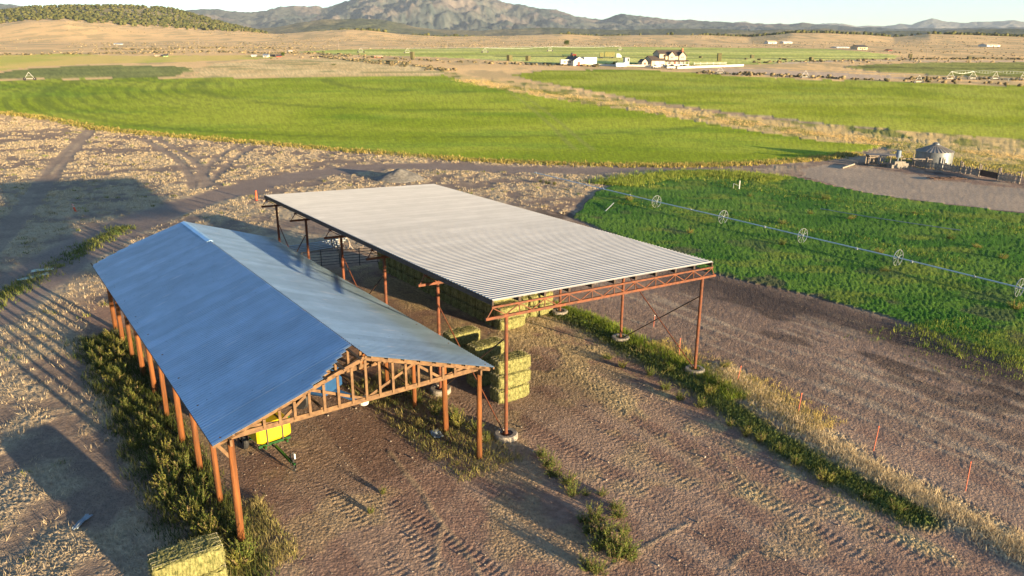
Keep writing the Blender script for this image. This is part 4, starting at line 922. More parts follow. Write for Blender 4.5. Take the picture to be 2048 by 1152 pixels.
# ---- corral panels beyond the hay barn and pipes stacked there
def panel(u0,v0,u1,v1,h_,n,m_,label):
    q=uvw(u0,v0); t=thing('corral_gate',label,'corral panel',(q[0],q[1],0),-HD,'pipe corral panels behind the hay barn'); d=Vector((v1-v0,u1-u0,0))
    m=MB()
    for k in range(n): z=.35+(h_-.35)*k/(n-1); m.tube((0,0,z),d+Vector((0,0,z)),.03,6)
    m.build('rail',m_,t)
    for s_ in (0,.5,1): MB().tube(d*s_,d*s_+Vector((0,0,h_+.1)),.045,6).build('upright',m_,t)
panel(39.6,3.1,38.6,6.6,1.8,6,BLKPIPE,'black pipe corral panel, middle one of three behind the hay barn')
panel(38.5,6.7,37.3,10.2,1.8,6,BLKPIPE,'black pipe corral panel closest to the hay wall behind the barn')
panel(43.3,-.6,42.3,2.8,1.7,5,STEEL,'rust red pipe corral panel, leftmost of the three behind the barn')
for k in range(5):
    q=uvw(46.3+.55*k,6.0+.35*k); o=MB().tube((-4.6,.3*k,.1+.05*k),(4.2,-.2*k,.12+.04*k),.08,8).build('irrigation_pipe',ALU); o.location=(q[0],q[1],0); o.rotation_euler=(0,0,-HD+.05*k); tag(o,'silver irrigation pipe on the ground behind the corral panels, %s from the barn'%ordi(k),'pipe','pipes behind the corral panels')
for k,(u,v) in enumerate(((44.6,8.6),(45.0,9.9),(43.8,10.8))):
    q=uvw(u,v); t=thing('pipe_wheel','loose spoked metal wheel leaning behind the corral panels, %s from the left'%ordi(k),'wheel',(q[0],q[1],0),.5+.4*k,'loose wheels behind the corral panels')
    MB().ring((0,0,.82),(1,.1,.15),.82,.14,.03,22).build('rim',GREYW,t); s=MB()
    for j in range(8): s.tube((0,0,.82),(0,.8*math.cos(j*math.pi/4),.82+.8*math.sin(j*math.pi/4)),.015,5)
    s.build('spoke',GREYW,t)
# ---- sprayer with yellow tank in the gabled barn
q=uvw(6.0,-11.45); t=thing('field_sprayer','green towed sprayer with a bright yellow tank parked under the gabled roof','sprayer',(q[0],q[1],0),-HD+.1)
def rbox(m,x0,x1,y0,y1,z0,z1,c):
    v=[];
    for z,i in ((z0,c),(z0+c,0),(z1-c,0),(z1,c)):
        a,b,d,e=x0+i,x1-i,y0+i,y1-i; k=c*.7
        v+= [(a+k,d,z),(b-k,d,z),(b,d+k,z),(b,e-k,z),(b-k,e,z),(a+k,e,z),(a,e-k,z),(a,d+k,z)]
    f=[tuple(range(8))[::-1],tuple(range(24,32))]
    for r_ in range(3):
        for i in range(8): f.append((r_*8+i,r_*8+(i+1)%8,(r_+1)*8+(i+1)%8,(r_+1)*8+i))
    return m.add(v,f)
rbox(MB(),-.95,.95,-.75,.75,1.05,2.2,.17).build('tank',YEL,t); tank_=[c for c in t.children if c.name.startswith('tank')][-1]
m=MB()
for x in (-.42,.42): m.ring((x,0,1.62),(1,0,0),.93,.07,.02,4)
MB().box(-.47,-.39,-.78,.78,1.0,1.05).box(-.47,-.39,-.78,-.755,1.05,2.2).box(-.47,-.39,.755,.78,1.05,2.2).box(.39,.47,-.78,-.755,1.05,2.2).box(.39,.47,.755,.78,1.05,2.2).box(-.47,-.39,-.78,.78,2.205,2.225).box(.39,.47,-.78,.78,2.205,2.225).build('strap',DARKST,tank_)
MB().lathe([(.2,2.2),(.2,2.27),(0,2.28)],12,(-.1,.1,0)).build('lid',BLACK,tank_)
MB().beam((-.9,-.6,.95),(.9,-.6,.95),.1,.14).beam((-.9,.6,.95),(.9,.6,.95),.1,.14).beam((-.6,-.9,.92),(-.6,2.4,.92),.1,.12).beam((.6,-.9,.92),(.6,2.4,.92),.1,.12).beam((-1.9,1.6,1.0),(1.9,1.6,1.0),.12,.16).beam((-1.9,2.2,1.5),(1.9,2.2,1.5),.1,.12).box(-.5,.5,1.5,2.1,1.1,1.9).build('frame',GRN,t)
MB().beam((-.1,-.9,.9),(.05,-2.3,.55),.12,.14).beam((.05,-2.3,.55),(.1,-2.7,.5),.1,.1).build('hitch',GRN,t)
for x in (-1.15,1.15): w=MB().lathe([(.2,-.12),(.52,-.14),(.58,-.05),(.58,.05),(.52,.14),(.2,.12)],20); o=w.build('wheel',BLACK,t); o.rotation_euler=(0,math.pi/2,0); o.location=(x*.8,1.5,.58)
MB().tube((.1,-2.55,0),(.1,-2.55,.75),.05,8).box(-.02,.22,-2.67,-2.43,0,.03).build('jack',BLACK,t)
m=MB()
for k in range(5):
    pr=None
    for j in range(9):
        x=.12+.09*math.sin(j*.9+k)+.05*k-.1; c=Vector((x,-2.2-.07*j+.03*k,.75-.075*j+.12*math.sin(j*.8+k)))
        if pr is not None: m.tube(pr,c,.018,5)
        pr=c
m.build('hose',BLACK,t); MB().box(.28,.36,-2.3,-2.1,.55,.85).build('reflector',WHITE,t)
# ---- blue implement further inside
q=uvw(10.5,-7.0); t=thing('blue_implement','blue farm implement with a white drum half hidden behind the roof trusses','farm implement',(q[0],q[1],0),-HD+.6)
rbox(MB(),-1.0,1.0,-1.3,1.2,.9,2.3,.2).build('hood',BLUE,t); MB().beam((0,-1.2,1.),(.3,-2.9,.5),.3,.25).build('boom',BLUE,t); MB().lathe([(0,0),(.28,.03),(.32,.2),(.28,.45),(0,.5)],14,(.35,-3.1,.25)).build('drum',WHITE,t)
MB().box(-.7,.7,-.6,.7,2.32,3.2).build('cab',WHITE,t); MB().box(-.71,.71,-.5,.6,2.55,3.05).build('window',GLASS,t)
for x in (-1.1,1.1): o=MB().lathe([(.3,-.2),(.62,-.22),(.7,-.1),(.7,.1),(.62,.22),(.3,.2)],18).build('wheel',BLACK,t); o.rotation_euler=(0,math.pi/2,0); o.location=(x,.5,.7)
# ---- tarp scraps
def scrap(a,b,sx,sy,m_,label,seed):
    p_=px(a,b); n_=14; r=np.random.default_rng(seed); g=np.linspace(-1,1,n_); gx,gy=np.meshgrid(g,g); zz_=.05+.16*fbm(gx*2+seed,gy*2,3,seed); ed=.75+.35*fbm(gx*2.5,gy*2.5+seed,2,seed+3)
    ii=np.arange(n_*n_).reshape(n_,n_); f=np.stack([ii[:-1,:-1],ii[:-1,1:],ii[1:,1:],ii[1:,:-1]],-1).reshape(-1,4)
    o=raw('tarp_scrap',np.stack([gx.ravel()*sx*ed.ravel(),gy.ravel()*sy*ed.ravel(),zz_.ravel()],1),f,m_); o.location=tuple(p_); o.rotation_euler=(0,0,.5*seed); tag(o,label,'tarp'); s=o.modifiers.new('s','SOLIDIFY'); s.thickness=.012
PALEG=mat('pale green plastic sheet',(.40,.46,.38),.6,0,.15,3); BLUET=mat('grey blue tarp scrap',(.28,.34,.40),.5,0,.2,3)
scrap(85,542,1.0,.5,PALEG,'pale green plastic sheet, the farther of two crumpled beside the left dirt road',1)
scrap(68,556,1.5,.4,PALEG,'long pale green plastic sheet, the nearer of two crumpled beside the left dirt road',2)
scrap(165,1047,.6,.16,BLUET,'grey blue tarp scrap on dry weedy ground left of the gabled barn',3)
scrap(872,870,.55,.3,BLUET,'small grey tarp scrap on the ground between the right log posts',4)
# ---- grain bin, loafing shed, plank fence
p_,s=at(1865,331); s=s; rb=33.5*s
t=thing('grain_bin','round corrugated grey metal grain bin with a low cone roof','grain bin',p_)
hb=29*s; prof=[]
for k in range(41): prof.append((rb+.045*math.sin(k*math.pi*.9)-.03,hb*k/40))
MB().lathe(prof,48).build('wall',BIN,t,True)
m=MB(); nr=30
for k in range(nr):
    a0,a1,a2=[2*math.pi*(k+d)/nr for d in (0,.45,1)]
    for b0,b1,z0,z1 in ((a0,a1,.0,.0),(a1,a2,.0,.0)):
        r0,r1=rb+.12,.55; zz0,zz1=hb-.05,hb+12*s
        m.add([(r0*math.cos(b0),r0*math.sin(b0),zz0),(r0*math.cos(b1),r0*math.sin(b1),zz0),(r1*math.cos(b1),r1*math.sin(b1),zz1),(r1*math.cos(b0),r1*math.sin(b0),zz1)],[(0,1,2,3)])
    m.beam((r0*math.cos(a0),r0*math.sin(a0),hb),(.55*math.cos(a0),.55*math.sin(a0),hb+12*s+.02),.10,.12)
m.build('roof',mat('dull grey bin roof',(.30,.275,.25),.6,.2,.15,1.),t); MB().lathe([(.62,hb+11*s),(.62,hb+12*s+.25),(.3,hb+12*s+.45),(0,hb+12*s+.46)],16).build('roof_cap',BIN,t)
MB().box(-.45,.45,-rb-.12,-rb+.05,.6,2.0).build('door',BIN,t)
p0=px(1738,332);p1=px(1800,334)
t=thing('loafing_shed','low open pole shelter with a flat board roof left of the grain bin','shed',p0,math.atan2(p1[1]-p0[1],p1[0]-p0[0])); Lw=float(np.hypot(*(p1-p0)[:2]))
MB().box(-.3,Lw*1.05,-.2,3.2,2.0,2.12).box(Lw*1.05,Lw+5.5,-.1,.1,1.5,1.7).build('roof',GREYW,t)
for x in (0,Lw*.33,Lw*.66,Lw): MB().tube((x,0,0),(x,0,2),.09,7).build('post',GREYW,t); 
for x in (0,Lw): MB().tube((x,3,0),(x,3,2),.09,7).build('post',GREYW,t)
MB().box(0,Lw*.4,3.05,3.15,0,1.9).build('back_wall',GREYW,t)
p_,s=at(1793,316+20); tag((lambda o:(setattr(o,'location',tuple(p_)),o)[1])(MB().lathe([(0,2.0),(.42,2.0),(.44,2.7),(.40,3.3),(0,3.35)],14).tube((0,0,0),(0,0,2.0),.12,8).build('barrel_post',mat('blue grey drum',(.14,.18,.24),.5,0,.1,3))),'blue grey drum raised on a post behind the low pole shelter','drum')
p_,s=at(1799,337); m=MB(); 
for k,(x0,x1,h_) in enumerate(((-1.6,-1.1,.7),(-1.095,.9,1.35),(.905,1.5,1.0))): m.box(x0,x1,-.2,.2,0,h_)
o=m.build('concrete_block',CONC); o.location=tuple(p_); tag(o,'broken pale concrete slab standing beside the pole shelter','concrete slab')
p_=px(1684,338); q_=px(1708,331); tag(MB().beam(tuple(p_+[0,0,.2]),tuple(q_+[0,0,.3]),.3,.25).build('white_beam',CONC),'white beam lying in dry grass left of the pole shelter','beam')
fp=[(1822,332),(1850,338),(1884,342),(1920,347),(1957,354),(1995,362),(2040,369)]
for k in range(len(fp)-1):
    a=px(*fp[k]);b=px(*fp[k+1]); L_=float(np.hypot(*(b-a)[:2])); 
    lb=['weathered plank corral fence section nearest the grain bin','weathered plank fence section in front of the grain bin, right half','weathered plank fence section just right of the grain bin','weathered plank fence section left of the dark brown panel','dark brown metal gate section in the old plank fence','sagging weathered plank feeder section at the far right fence end'][k]
    t=thing('corral_fence',lb,'fence',a,math.atan2(b[1]-a[1],b[0]-a[0]),'old plank corral fence by the grain bin'); mm=RUST if k==4 else GREYW
    for x in (.1,L_-.25): MB().tube((x,.12,0),(x+.05,.12,2.1+.3*random.random()),.12,7).build('post',GREYW,t)
    m=MB()
    if k==4: m.box(.2,L_-.2,-.04,.0,.3,1.35)
    else:
        x=.15
        while x<L_-.3:
            w=random.uniform(.14,.3); h_=random.uniform(1.1,1.6)
            if random.random()>.12: m.box(x,x+w-.03,-.04,.01,.05+random.uniform(0,.15),h_)
            x+=w
    m.build('planks' if k!=4 else 'panel',mm,t)
    MB().box(0,L_,.02,.08,.45,.6).box(0,L_,.02,.08,1.05,1.2).build('rail',GREYW,t)
p_,s=at(1893,359); t=thing('harrow_frame','dark iron harrow frame lying flat on the dirt lot before the plank fence','harrow',p_,.15)
m=MB()
for y in (-.9,0,.9): m.beam((-3.2,y,.25),(3.2,y,.25),.1,.1)
for x in (-3.,-1.,1.,3.): m.beam((x,-.9,.3),(x,.9,.3),.1,.08)
m.build('frame',RUST,t); m=MB()
for x in np.arange(-3,3.1,.75):
    for y in (-.9,0,.9): m.tube((x,y,0),(x,y,.3),.03,5)
m.build('tine',RUST,t)
# ---- farmhouse
p_,s=at(1303,133)
t=thing('farmhouse','two storey cream farmhouse with brown gabled roofs, porch and attached garage','house',p_,R(17))
sx=s/math.cos(R(17))
gw=31*sx; mw=44*sx; dep=9.5; ge=12*s; gr=20*s
MB().gable(0,gw,0,dep,0,ge,gr,'x').build('garage',CREAM,t)
MB().slope((-.4,-.5,ge-.15),(gw,-.5,ge-.15),(gw,dep/2,gr+.12),(-.4,dep/2,gr+.12),.18).slope((gw,dep+.5,ge-.15),(-.4,dep+.5,ge-.15),(-.4,dep/2,gr+.12),(gw,dep/2,gr+.12),.18).build('roof',SHING,t)
for x in (gw*.22,gw*.58): MB().box(x,x+gw*.27,-.05,.02,0,2.5).build('garage_door',WHITE,t)
me_=21*s; mr_=31*s; x0=gw+.003; x1=gw+mw
MB().gable(x0,x1,1.2,dep+1.5,0,me_,mr_,'x').build('wall',CREAM,t)
MB().slope((x0-.5,.7,me_-.2),(x1+.5,.7,me_-.2),(x1+.5,(dep+2.7)/2,mr_+.15),(x0-.5,(dep+2.7)/2,mr_+.15),.2).slope((x1+.5,dep+2,me_-.2),(x0-.5,dep+2,me_-.2),(x0-.5,(dep+2.7)/2,mr_+.15),(x1+.5,(dep+2.7)/2,mr_+.15),.2).build('roof',SHING,t)
MB().gable(gw-3.2,gw-.01,2,dep-.01,ge+.6,ge+3.4,ge+5.0,'x').build('dormer_wall',CREAM,t)
MB().slope((gw-3.5,1.6,ge+3.3),(gw-.02,1.6,ge+3.3),(gw-.02,dep/2+1,ge+5.2),(gw-3.5,dep/2+1,ge+5.2),.15).slope((gw-.02,dep+.4,ge+3.3),(gw-3.5,dep+.4,ge+3.3),(gw-3.5,dep/2+1,ge+5.2),(gw-.02,dep/2+1,ge+5.2),.15).build('roof',SHING,t)
for xc in (x0+mw*.28,x0+mw*.80):
    w=mw*.15; MB().gable(xc-w,xc+w,.55,5,3.2,me_,me_+1.9,'y').build('front_gable',CREAM,t)
    MB().slope((xc-w-.35,.25,me_-.15),(xc,.25,me_+2.05),(xc,5,me_+2.05),(xc-w-.35,5,me_-.15),.14).slope((xc,.25,me_+2.05),(xc+w+.35,.25,me_-.15),(xc+w+.35,5,me_-.15),(xc,5,me_+2.05),.14).build('roof',SHING,t)
    for dx in (-.75,.15):
        f=MB().box(xc+dx-.08,xc+dx+.68,.46,.53,4.1,5.4).build('window',WHITE,t); MB().box(xc+dx,xc+dx+.6,.42,.457,4.18,5.32).build('pane',GLASS,f)
MB().slope((x0-.2,-1.2,2.75),(x1+1.2,-1.2,2.75),(x1+.9,1.18,3.5),(x0-.2,1.18,3.5),.15).build('porch_roof',SHING,t)
for k in range(6): x=x0+.3+k*(mw+.4)/5; MB().box(x-.1,x+.1,-1.05,-.85,.3,2.6).build('porch_post',WHITE,t)
MB().box(x0,x1+.9,-1.1,1.19,0,.3).build('porch_floor',GREYW,t)
MB().box(x0,x1+.9,-1.03,-.98,.42,1.15).build('porch_rail',WHITE,t)
for xw in (.14,.62,.86): f=MB().box(x0+mw*xw,x0+mw*xw+1.6,1.10,1.19,1.0,2.4).build('window',WHITE,t); MB().box(x0+mw*xw+.1,x0+mw*xw+1.5,1.06,1.097,1.1,2.3).build('pane',GLASS,f)
MB().box(x0+mw*.42,x0+mw*.42+1.1,1.1,1.19,.3,2.5).build('front_door',REDD,t)
MB().box(x1-1.0,x1-.1,4.2,5.1,me_,mr_+1.1).build('chimney',BRICK,t)
# ---- outbuildings near the farmhouse
p_,s=at(1147,132); t=thing('white_barn','long white shed with a dark left roof slope and a red end door','shed',p_,R(20))
gw_=4.6; gl=17
MB().gable(0,gw_*1.4,0,gl*.8,0,2.9,4.7,'y').build('wall',WHITE,t)
MB().slope((-.3,-.3,2.75),(gw_*.7,-.3,4.85),(gw_*.7,gl*.8+.3,4.85),(-.3,gl*.8+.3,2.75),.12).build('roof',DGREY,t)  # shade on the left slope and sun on the right put into their colours
MB().slope((gw_*.7,-.3,4.86),(gw_*1.4+.3,-.3,2.74),(gw_*1.4+.3,gl*.8+.3,2.74),(gw_*.7,gl*.8+.3,4.86),.12).build('roof',WHITE,t)
MB().box(gw_*1.4+.01,gw_*1.4+7.5,.4,6,0,4.5).build('lean_to',WHITE,t)
MB().box(2.3,3.8,-.05,.03,0,2.1).build('door',REDD,t)
p_,s=at(1284,133); t=thing('garden_shed','small cream shed with dark gabled roof and red door left of the farmhouse','shed',p_,R(22))
MB().gable(0,3.4,0,4.2,0,2.4,3.8,'y').build('wall',CREAM,t); MB().slope((-.2,-.2,2.25),(1.7,-.2,3.95),(1.7,4.4,3.95),(-.2,4.4,2.25),.1).slope((1.7,-.2,3.95),(3.6,-.2,2.25),(3.6,4.4,2.25),(1.7,4.4,3.95),.1).build('roof',DGREY,t); MB().box(1.1,2.3,-.05,.02,0,2).build('door',REDD,t)
p_,s=at(1254,132); t=thing('lookout_shed','narrow grey tower shed with a flat roof standing behind the white fence','shed',p_,R(15))
MB().box(-1.3,1.3,0,2.4,0,4.3).build('wall',mat('grey board',(.34,.36,.38),.8,0,.1,2),t); MB().box(-1.5,1.5,-.2,2.6,4.303,4.5).build('roof',DGREY,t); MB().box(.2,1.0,-.05,.03,2.4,3.9).build('window',GLASS,t)
p_,s=at(1243,134); t=thing('pale_container','pale blue box container beside the grey tower shed','container',p_,R(10)); MB().box(-2.8,1.6,0,2.3,.25,2.1).build('body',mat('pale blue sheet',(.50,.60,.66),.6,0,.05,2),t); MB().box(1.61,2.9,.1,2.2,.25,2.35).build('door',WHITE,t); MB().box(-2.6,2.6,.2,2,0,.24).build('skid',DGREY,t)
def white_fence(pa,h_,label,post=True,panel_=True):
    a=px(*pa[0]);b=px(*pa[1]); L_=float(np.hypot(*(b-a)[:2])); dz=b[2]-a[2]; t=thing('white_fence',label,'fence',a,math.atan2(b[1]-a[1],b[0]-a[0])); n=max(2,int(L_/4)); m=MB()
    if panel_: m.beam((0,0,h_*.5),(L_,0,dz+h_*.5),.08,h_)
    else:
        for z in (.5,1.0): m.beam((0,0,z),(L_,0,dz+z),.06,.14)
    m.build('panel' if panel_ else 'rail',WHITE,t)
    for k in range(n+1): MB().box(L_*k/n-.09,L_*k/n+.09,-.1,.1,dz*k/n,dz*k/n+h_+.15).build('post',WHITE,t)
white_fence(((1355,137.5),(1487,132.5)),1.05,'long solid white vinyl fence running right from the farmhouse porch')
white_fence(((1196,132),(1300,133.5)),1.0,'solid white fence between the long white shed and the garden shed')
white_fence(((1388,130),(1452,129)),1.25,'white rail fence behind the solid white fence right of the farmhouse',True,False)
def car(a,b,rz_,body,label,kind='pickup',L_=5.3,nm='pickup_truck',cat='pickup'):
    p_,s=at(a,b); t=thing(nm,label,cat,p_,rz_,None)
    if kind=='pickup':
        m=MB(); m.add([(-L_/2,-.95,.5),(L_/2,-.95,.5),(L_/2,.95,.5),(-L_/2,.95,.5),(-L_/2,-.95,1.15),(L_/2,-.9,1.05),(L_/2,.9,1.05),(-L_/2,.95,1.15)],[(0,3,2,1),(4,5,6,7),(0,1,5,4),(1,2,6,5),(2,3,7,6),(3,0,4,7)]); m.build('body',body,t)
        m=MB().add([(-.6,-.85,1.12),(1.2,-.85,1.08),(1.2,.85,1.08),(-.6,.85,1.12),(-.45,-.75,1.85),(.6,-.75,1.85),(.6,.75,1.85),(-.45,.75,1.85)],[(4,5,6,7),(0,1,5,4),(1,2,6,5),(2,3,7,6),(3,0,4,7)]); cb=m.build('cab',body,t)
        MB().box(-.35,.55,-.84,-.78,1.25,1.7).box(-.35,.55,.78,.84,1.25,1.7).build('window',GLASS,cb)
    for x in (-L_*.3,L_*.3):
        for y in (-.92,.92): o=MB().lathe([(.12,-.12),(.36,-.12),(.4,0),(.36,.12),(.12,.12)],12).build('wheel',BLACK,t); o.rotation_euler=(math.pi/2,0,0); o.location=(x,y,.4)
    return t
car(1325,135,R(10),WHITE,'white pickup parked in front of the garage doors')
car(1311,136.5,R(35),WHITE,'white pickup parked by the gabled end of the garage')
car(1343,136,R(-10),DGREY,'dark pickup parked before the farmhouse porch')
def trailer(a,b,rz_,L_,h_,body,label,nm,cat):
    p_,s=at(a,b); t=thing(nm,label,cat,p_,rz_); MB().box(-L_/2,L_/2,-1.2,1.2,.6,h_).build('body',body,t); MB().box(-L_*.3,-L_*.1,-1.23,-1.19,1.5,2.2).box(L_*.1,L_*.3,-1.23,-1.19,1.5,2.2).build('window',GLASS,t)
    for x in (-.5,.5):
        for y in (-1.1,1.1): o=MB().lathe([(.1,-.1),(.38,-.1),(.38,.1),(.1,.1)],12).build('wheel',BLACK,t); o.rotation_euler=(math.pi/2,0,0); o.location=(x,y,.38)
    MB().beam((L_/2,0,.6),(L_/2+1.2,0,.5),.12,.12).build('hitch',DGREY,t); MB().box(-.5,.5,-.5,.5,h_+.003,h_+.25).build('roof_vent',DGREY,t)
trailer(1133,131,R(12),7.0,3.1,WHITE,'white camper trailer left of the long white shed','camper_trailer','trailer')
trailer(1341,139,R(5),4.2,1.5,WHITE,'low white utility trailer on the dirt before the farmhouse drive','utility_trailer','trailer')
# loaded hay truck, tractor and baler in the far hay field
p_,s=at(1216,117); t=thing('hay_truck','white cab truck loaded with tall hay bales standing in the far mown field','truck',p_,R(0)); k=28*s
MB().box(-k*.62,k*.5,-1.2,1.2,.8,1.0).build('bed',DGREY,t); MB().box(-k*.60,-k*.34,-1.15,1.15,1.003,3.6).box(-k*.25,k*.46,-1.15,1.15,1.003,4.0).build('hay_load',HAY,t)
MB().add([(k*.58,-1.15,.6),(k*.95,-1.15,.6),(k*.95,1.15,.6),(k*.58,1.15,.6),(k*.58,-1.15,3.1),(k*.78,-1.15,3.1),(k*.78,1.15,3.1),(k*.58,1.15,3.1),(k*.95,-1.15,1.8),(k*.95,1.15,1.8)],[(0,3,2,1),(4,5,6,7),(0,1,8,5,4),(2,3,7,6,9),(1,2,9,8),(5,8,9,6),(3,0,4,7)]).build('cab',WHITE,t)
for x in (-.5,-.42,.3,.82): 
    for y in (-1,1): o=MB().lathe([(.1,-.14),(.5,-.14),(.5,.14),(.1,.14)],12).build('wheel',BLACK,t); o.rotation_euler=(math.pi/2,0,0); o.location=(x*k,y,.5)
p_,s=at(1146,114); t=thing('tractor','small red tractor in the far mown hay field','tractor',p_,R(-20)); MB().box(-.2,2.0,-.45,.45,.9,1.8).build('hood',REDD,t); MB().box(-1.5,-.2,-.75,.75,1.0,2.8).build('cab',DGREY,t)
for x,y,r_ in ((-1.,-1,.85),(-1,1,.85),(1.5,-.8,.5),(1.5,.8,.5)): o=MB().lathe([(.2,-.2),(r_,-.18),(r_,.18),(.2,.2)],14).build('wheel',BLACK,t); o.rotation_euler=(math.pi/2,0,0); o.location=(x,y,r_)
p_,s=at(1132,114); t=thing('baler','dark green hay wagon standing left of the red tractor','wagon',p_,0); MB().box(-2.6,2.6,-1.1,1.1,.8,1.8).build('body',mat('dark green sheet',(.05,.09,.04),.7,0,.2,2),t); MB().box(-2.9,3.2,-.9,.9,.5,.79).build('chassis',BLACK,t)
for x in (-1.6,1.6): 
    for y in (-1,1): o=MB().lathe([(.1,-.14),(.5,-.14),(.5,.14),(.1,.14)],12).build('wheel',BLACK,t); o.rotation_euler=(math.pi/2,0,0); o.location=(x,y,.5)
HAYD=mat('dark weathered hay',(.10,.09,.04),.9,0,.3,2)
for k,(a,b,w,h_,l) in enumerate(((1438,123,2.2,4.8,'tall dark hay stack alone in the field right of the farmhouse'),(1504,116.5,2,2.2,'dark hay stack on the dark strip right of the tall stack'),(1492,119.5,1.2,1.,'small dark bale lowest in the cluster left of the far tracks'),(1561,119,1.1,1.,'small dark bale, left of the three close together in the far field'),(1567,120,1.1,1.,'small dark bale, middle of the three close together in the far field'),(1571,121,1.1,1.1,'small dark bale, right of the three close together in the far field'),(1622,122,2.,2.3,'dark bale stack at the right end of the far field'),(1643,124,1.2,1.,'small dark bale beyond the right end of the far field'),(1401,116,1.2,1.1,'small dark bale above the solid white fence in the far field'),(1518,121,1.2,1.1,'small dark bale midway along the far field'),(1019,121.5,3.5,3.2,'green hay stack at the left of the far field edge'),(1056,122,3.2,3.,'green hay stack, second from the left at the far field edge'),(825,117,2.4,4.0,'dark hay stack at the far left tip of the field row'),(1820,116,3,2.6,'dark round heap on the flats above the right olive circle'),(1938,119,3,2.,'dark low heap above the pale road at the right'))):
    p_,s=at(a,b); o=rbox(MB(),-w*.5,w*.5,-1,1,0,h_,.12).build('hay_stack',HAYD); o.location=tuple(p_); o.rotation_euler=(0,0,.1*k); tag(o,l,'hay stack','hay stacks in the far fields')
# ---- center pivots
def tower(t,x,y,z,h_,rz_=0.):
    d=Vector((math.cos(rz_),math.sin(rz_),0))*2.1; c=Vector((x,y,z)); top=c+Vector((0,0,h_))
    MB().beam(c-d+Vector((0,0,.7)),c+d+Vector((0,0,.7)),.16,.16).tube(c-d+Vector((0,0,.7)),top,.07,6).tube(c+d+Vector((0,0,.7)),top,.07,6).tube(c-d*.5+Vector((0,0,h_*.5+.2)),c+d*.5+Vector((0,0,h_*.5+.2)),.05,5).build('tower',WHITE,t); tw_=[c for c in t.children if c.name.startswith('tower')][-1]
    for s_ in (-1,1): o=MB().lathe([(.2,-.15),(.6,-.16),(.65,0),(.6,.16),(.2,.15)],14).build('wheel',BLACK,tw_); o.rotation_euler=(math.pi/2,0,rz_); o.location=tuple(c+d*s_+Vector((0,0,.65)))
def pivot(pts,h_,label,truss=False):
    P_=[px(a,b) for a,b in pts]; t=thing('center_pivot',label,'irrigation pivot',P_[0]); o0=P_[0]; m=MB()
    for k,p in enumerate(P_):
        q=p-o0; 
        if k<len(P_)-1:
            a=Vector(q)+Vector((0,0,h_)); b=Vector(P_[k+1]-o0)+Vector((0,0,h_)); n=8; mid=[a.lerp(b,i/n)+Vector((0,0,.25*math.sin(math.pi*i/n))) for i in range(n+1)]
            for i in range(n): m.tube(mid[i],mid[i+1],.06,6)
            low=[a.lerp(b,i/n)-Vector((0,0,.9*math.sin(math.pi*i/n))) for i in range(n+1)]
            for i in range(n): m.tube(low[i],low[i+1],.025,4); m.tube(low[i],mid[i],.025,4)
        tower(t,q[0],q[1],q[2],h_,.15*k)
    if m.v: m.build('span',ALU,t)
pivot(((1440,149),(1610,157),(1837,167),(2130,182)),3.4,'white sprinkler pivot towers spaced along the top edge of the right green field')
pivot(((60,161),),3.3,'white sprinkler pivot tower standing alone at the far left field edge')
pivot(((1900,160),(1945,159.5),(1990,160),(2045,161)),3.6,'white trussed sprinkler pivot parked beyond the right green field',True)
pivot(((722,106),(815,107),(970,106),(1100,103.5),(1240,101.5)),3.6,'long pale sprinkler pivot line across the far hay field')
# ---- far houses, sheds, poles, trees
def house(a,b,w,d,h_,wall,roof,label,rz_=.3,nm='house',cat='house'):
    p_,s=at(a,b); t=thing(nm,label,cat,p_,rz_); w=w*s; d=max(d,w*.6); h_=h_*s
    MB().gable(-w/2,w/2,0,d,0,h_*.6,h_,'x').build('wall',wall,t)
    MB().slope((-w/2-.4,-.4,h_*.6-.1),(w/2+.4,-.4,h_*.6-.1),(w/2+.4,d/2,h_+.12),(-w/2-.4,d/2,h_+.12),.15).slope((w/2+.4,d+.4,h_*.6-.1),(-w/2-.4,d+.4,h_*.6-.1),(-w/2-.4,d/2,h_+.12),(w/2+.4,d/2,h_+.12),.15).build('roof',roof,t)
    MB().box(-w*.3,-w*.12,-.06,.03,h_*.18,h_*.42).box(w*.1,w*.3,-.06,.03,h_*.18,h_*.42).build('window',GLASS,t); MB().box(-.6*w*.1,w*.05,-.05,.03,0,h_*.4).build('door',REDD,t)
house(1545,87.5,20,8,6,WHITE,TANW,'white distant house, left one of the pair on the tan flats')
house(1576,87,20,8,4.5,WHITE,WHITE,'white low distant building, right one of the pair on the tan flats')
house(1686,96,30,8,2.6,WHITE,WHITE,'long low white building on the tan flats left of the dark roofed house')
house(1725,99.5,24,9,9,TANW,DGREY,'tan distant house with a dark peaked roof on the flats')
house(1987,93.5,34,9,6,WHITE,TANW,'white ranch house on the flats near the right edge')
house(1781,101.5,9,5,2.6,REDD,RUST,'small reddish shed right of the dark roofed distant house')
house(322,113,22,8,4,GREYW,TANW,'weathered distant barn with tan roof beside a small green shed on the left')
house(331,113.5,7,5,4.5,mat('light green sheet',(.30,.52,.22),.7,0,.05,1),DGREY,'small light green shed on the golden flats at the left')
house(236,89.5,15,7,3,WHITE,ALU,'lone white shed on the far tan plain at the left')
house(508,113.5,9,6,4,WHITE,WHITE,'white shed, leftmost of the farm group on the left flats')
house(531,114.5,9,6,6,WHITE,ALU,'tall white shed in the farm group on the left flats',.1)
house(545,113.5,9,5,4,DGREY,BLACK,'black shed between the tall white shed and red shed at the left')
house(558,114,9,5,4.5,REDD,DGREY,'dark roofed red shed beside the tree in the left farm group')
house(757,115,16,6,4,REDD,TANW,'small reddish building on the far field edge, left of centre')
house(581,103,7,5,2.2,WHITE,WHITE,'tiny white shed on the tan flats above the left farm group')
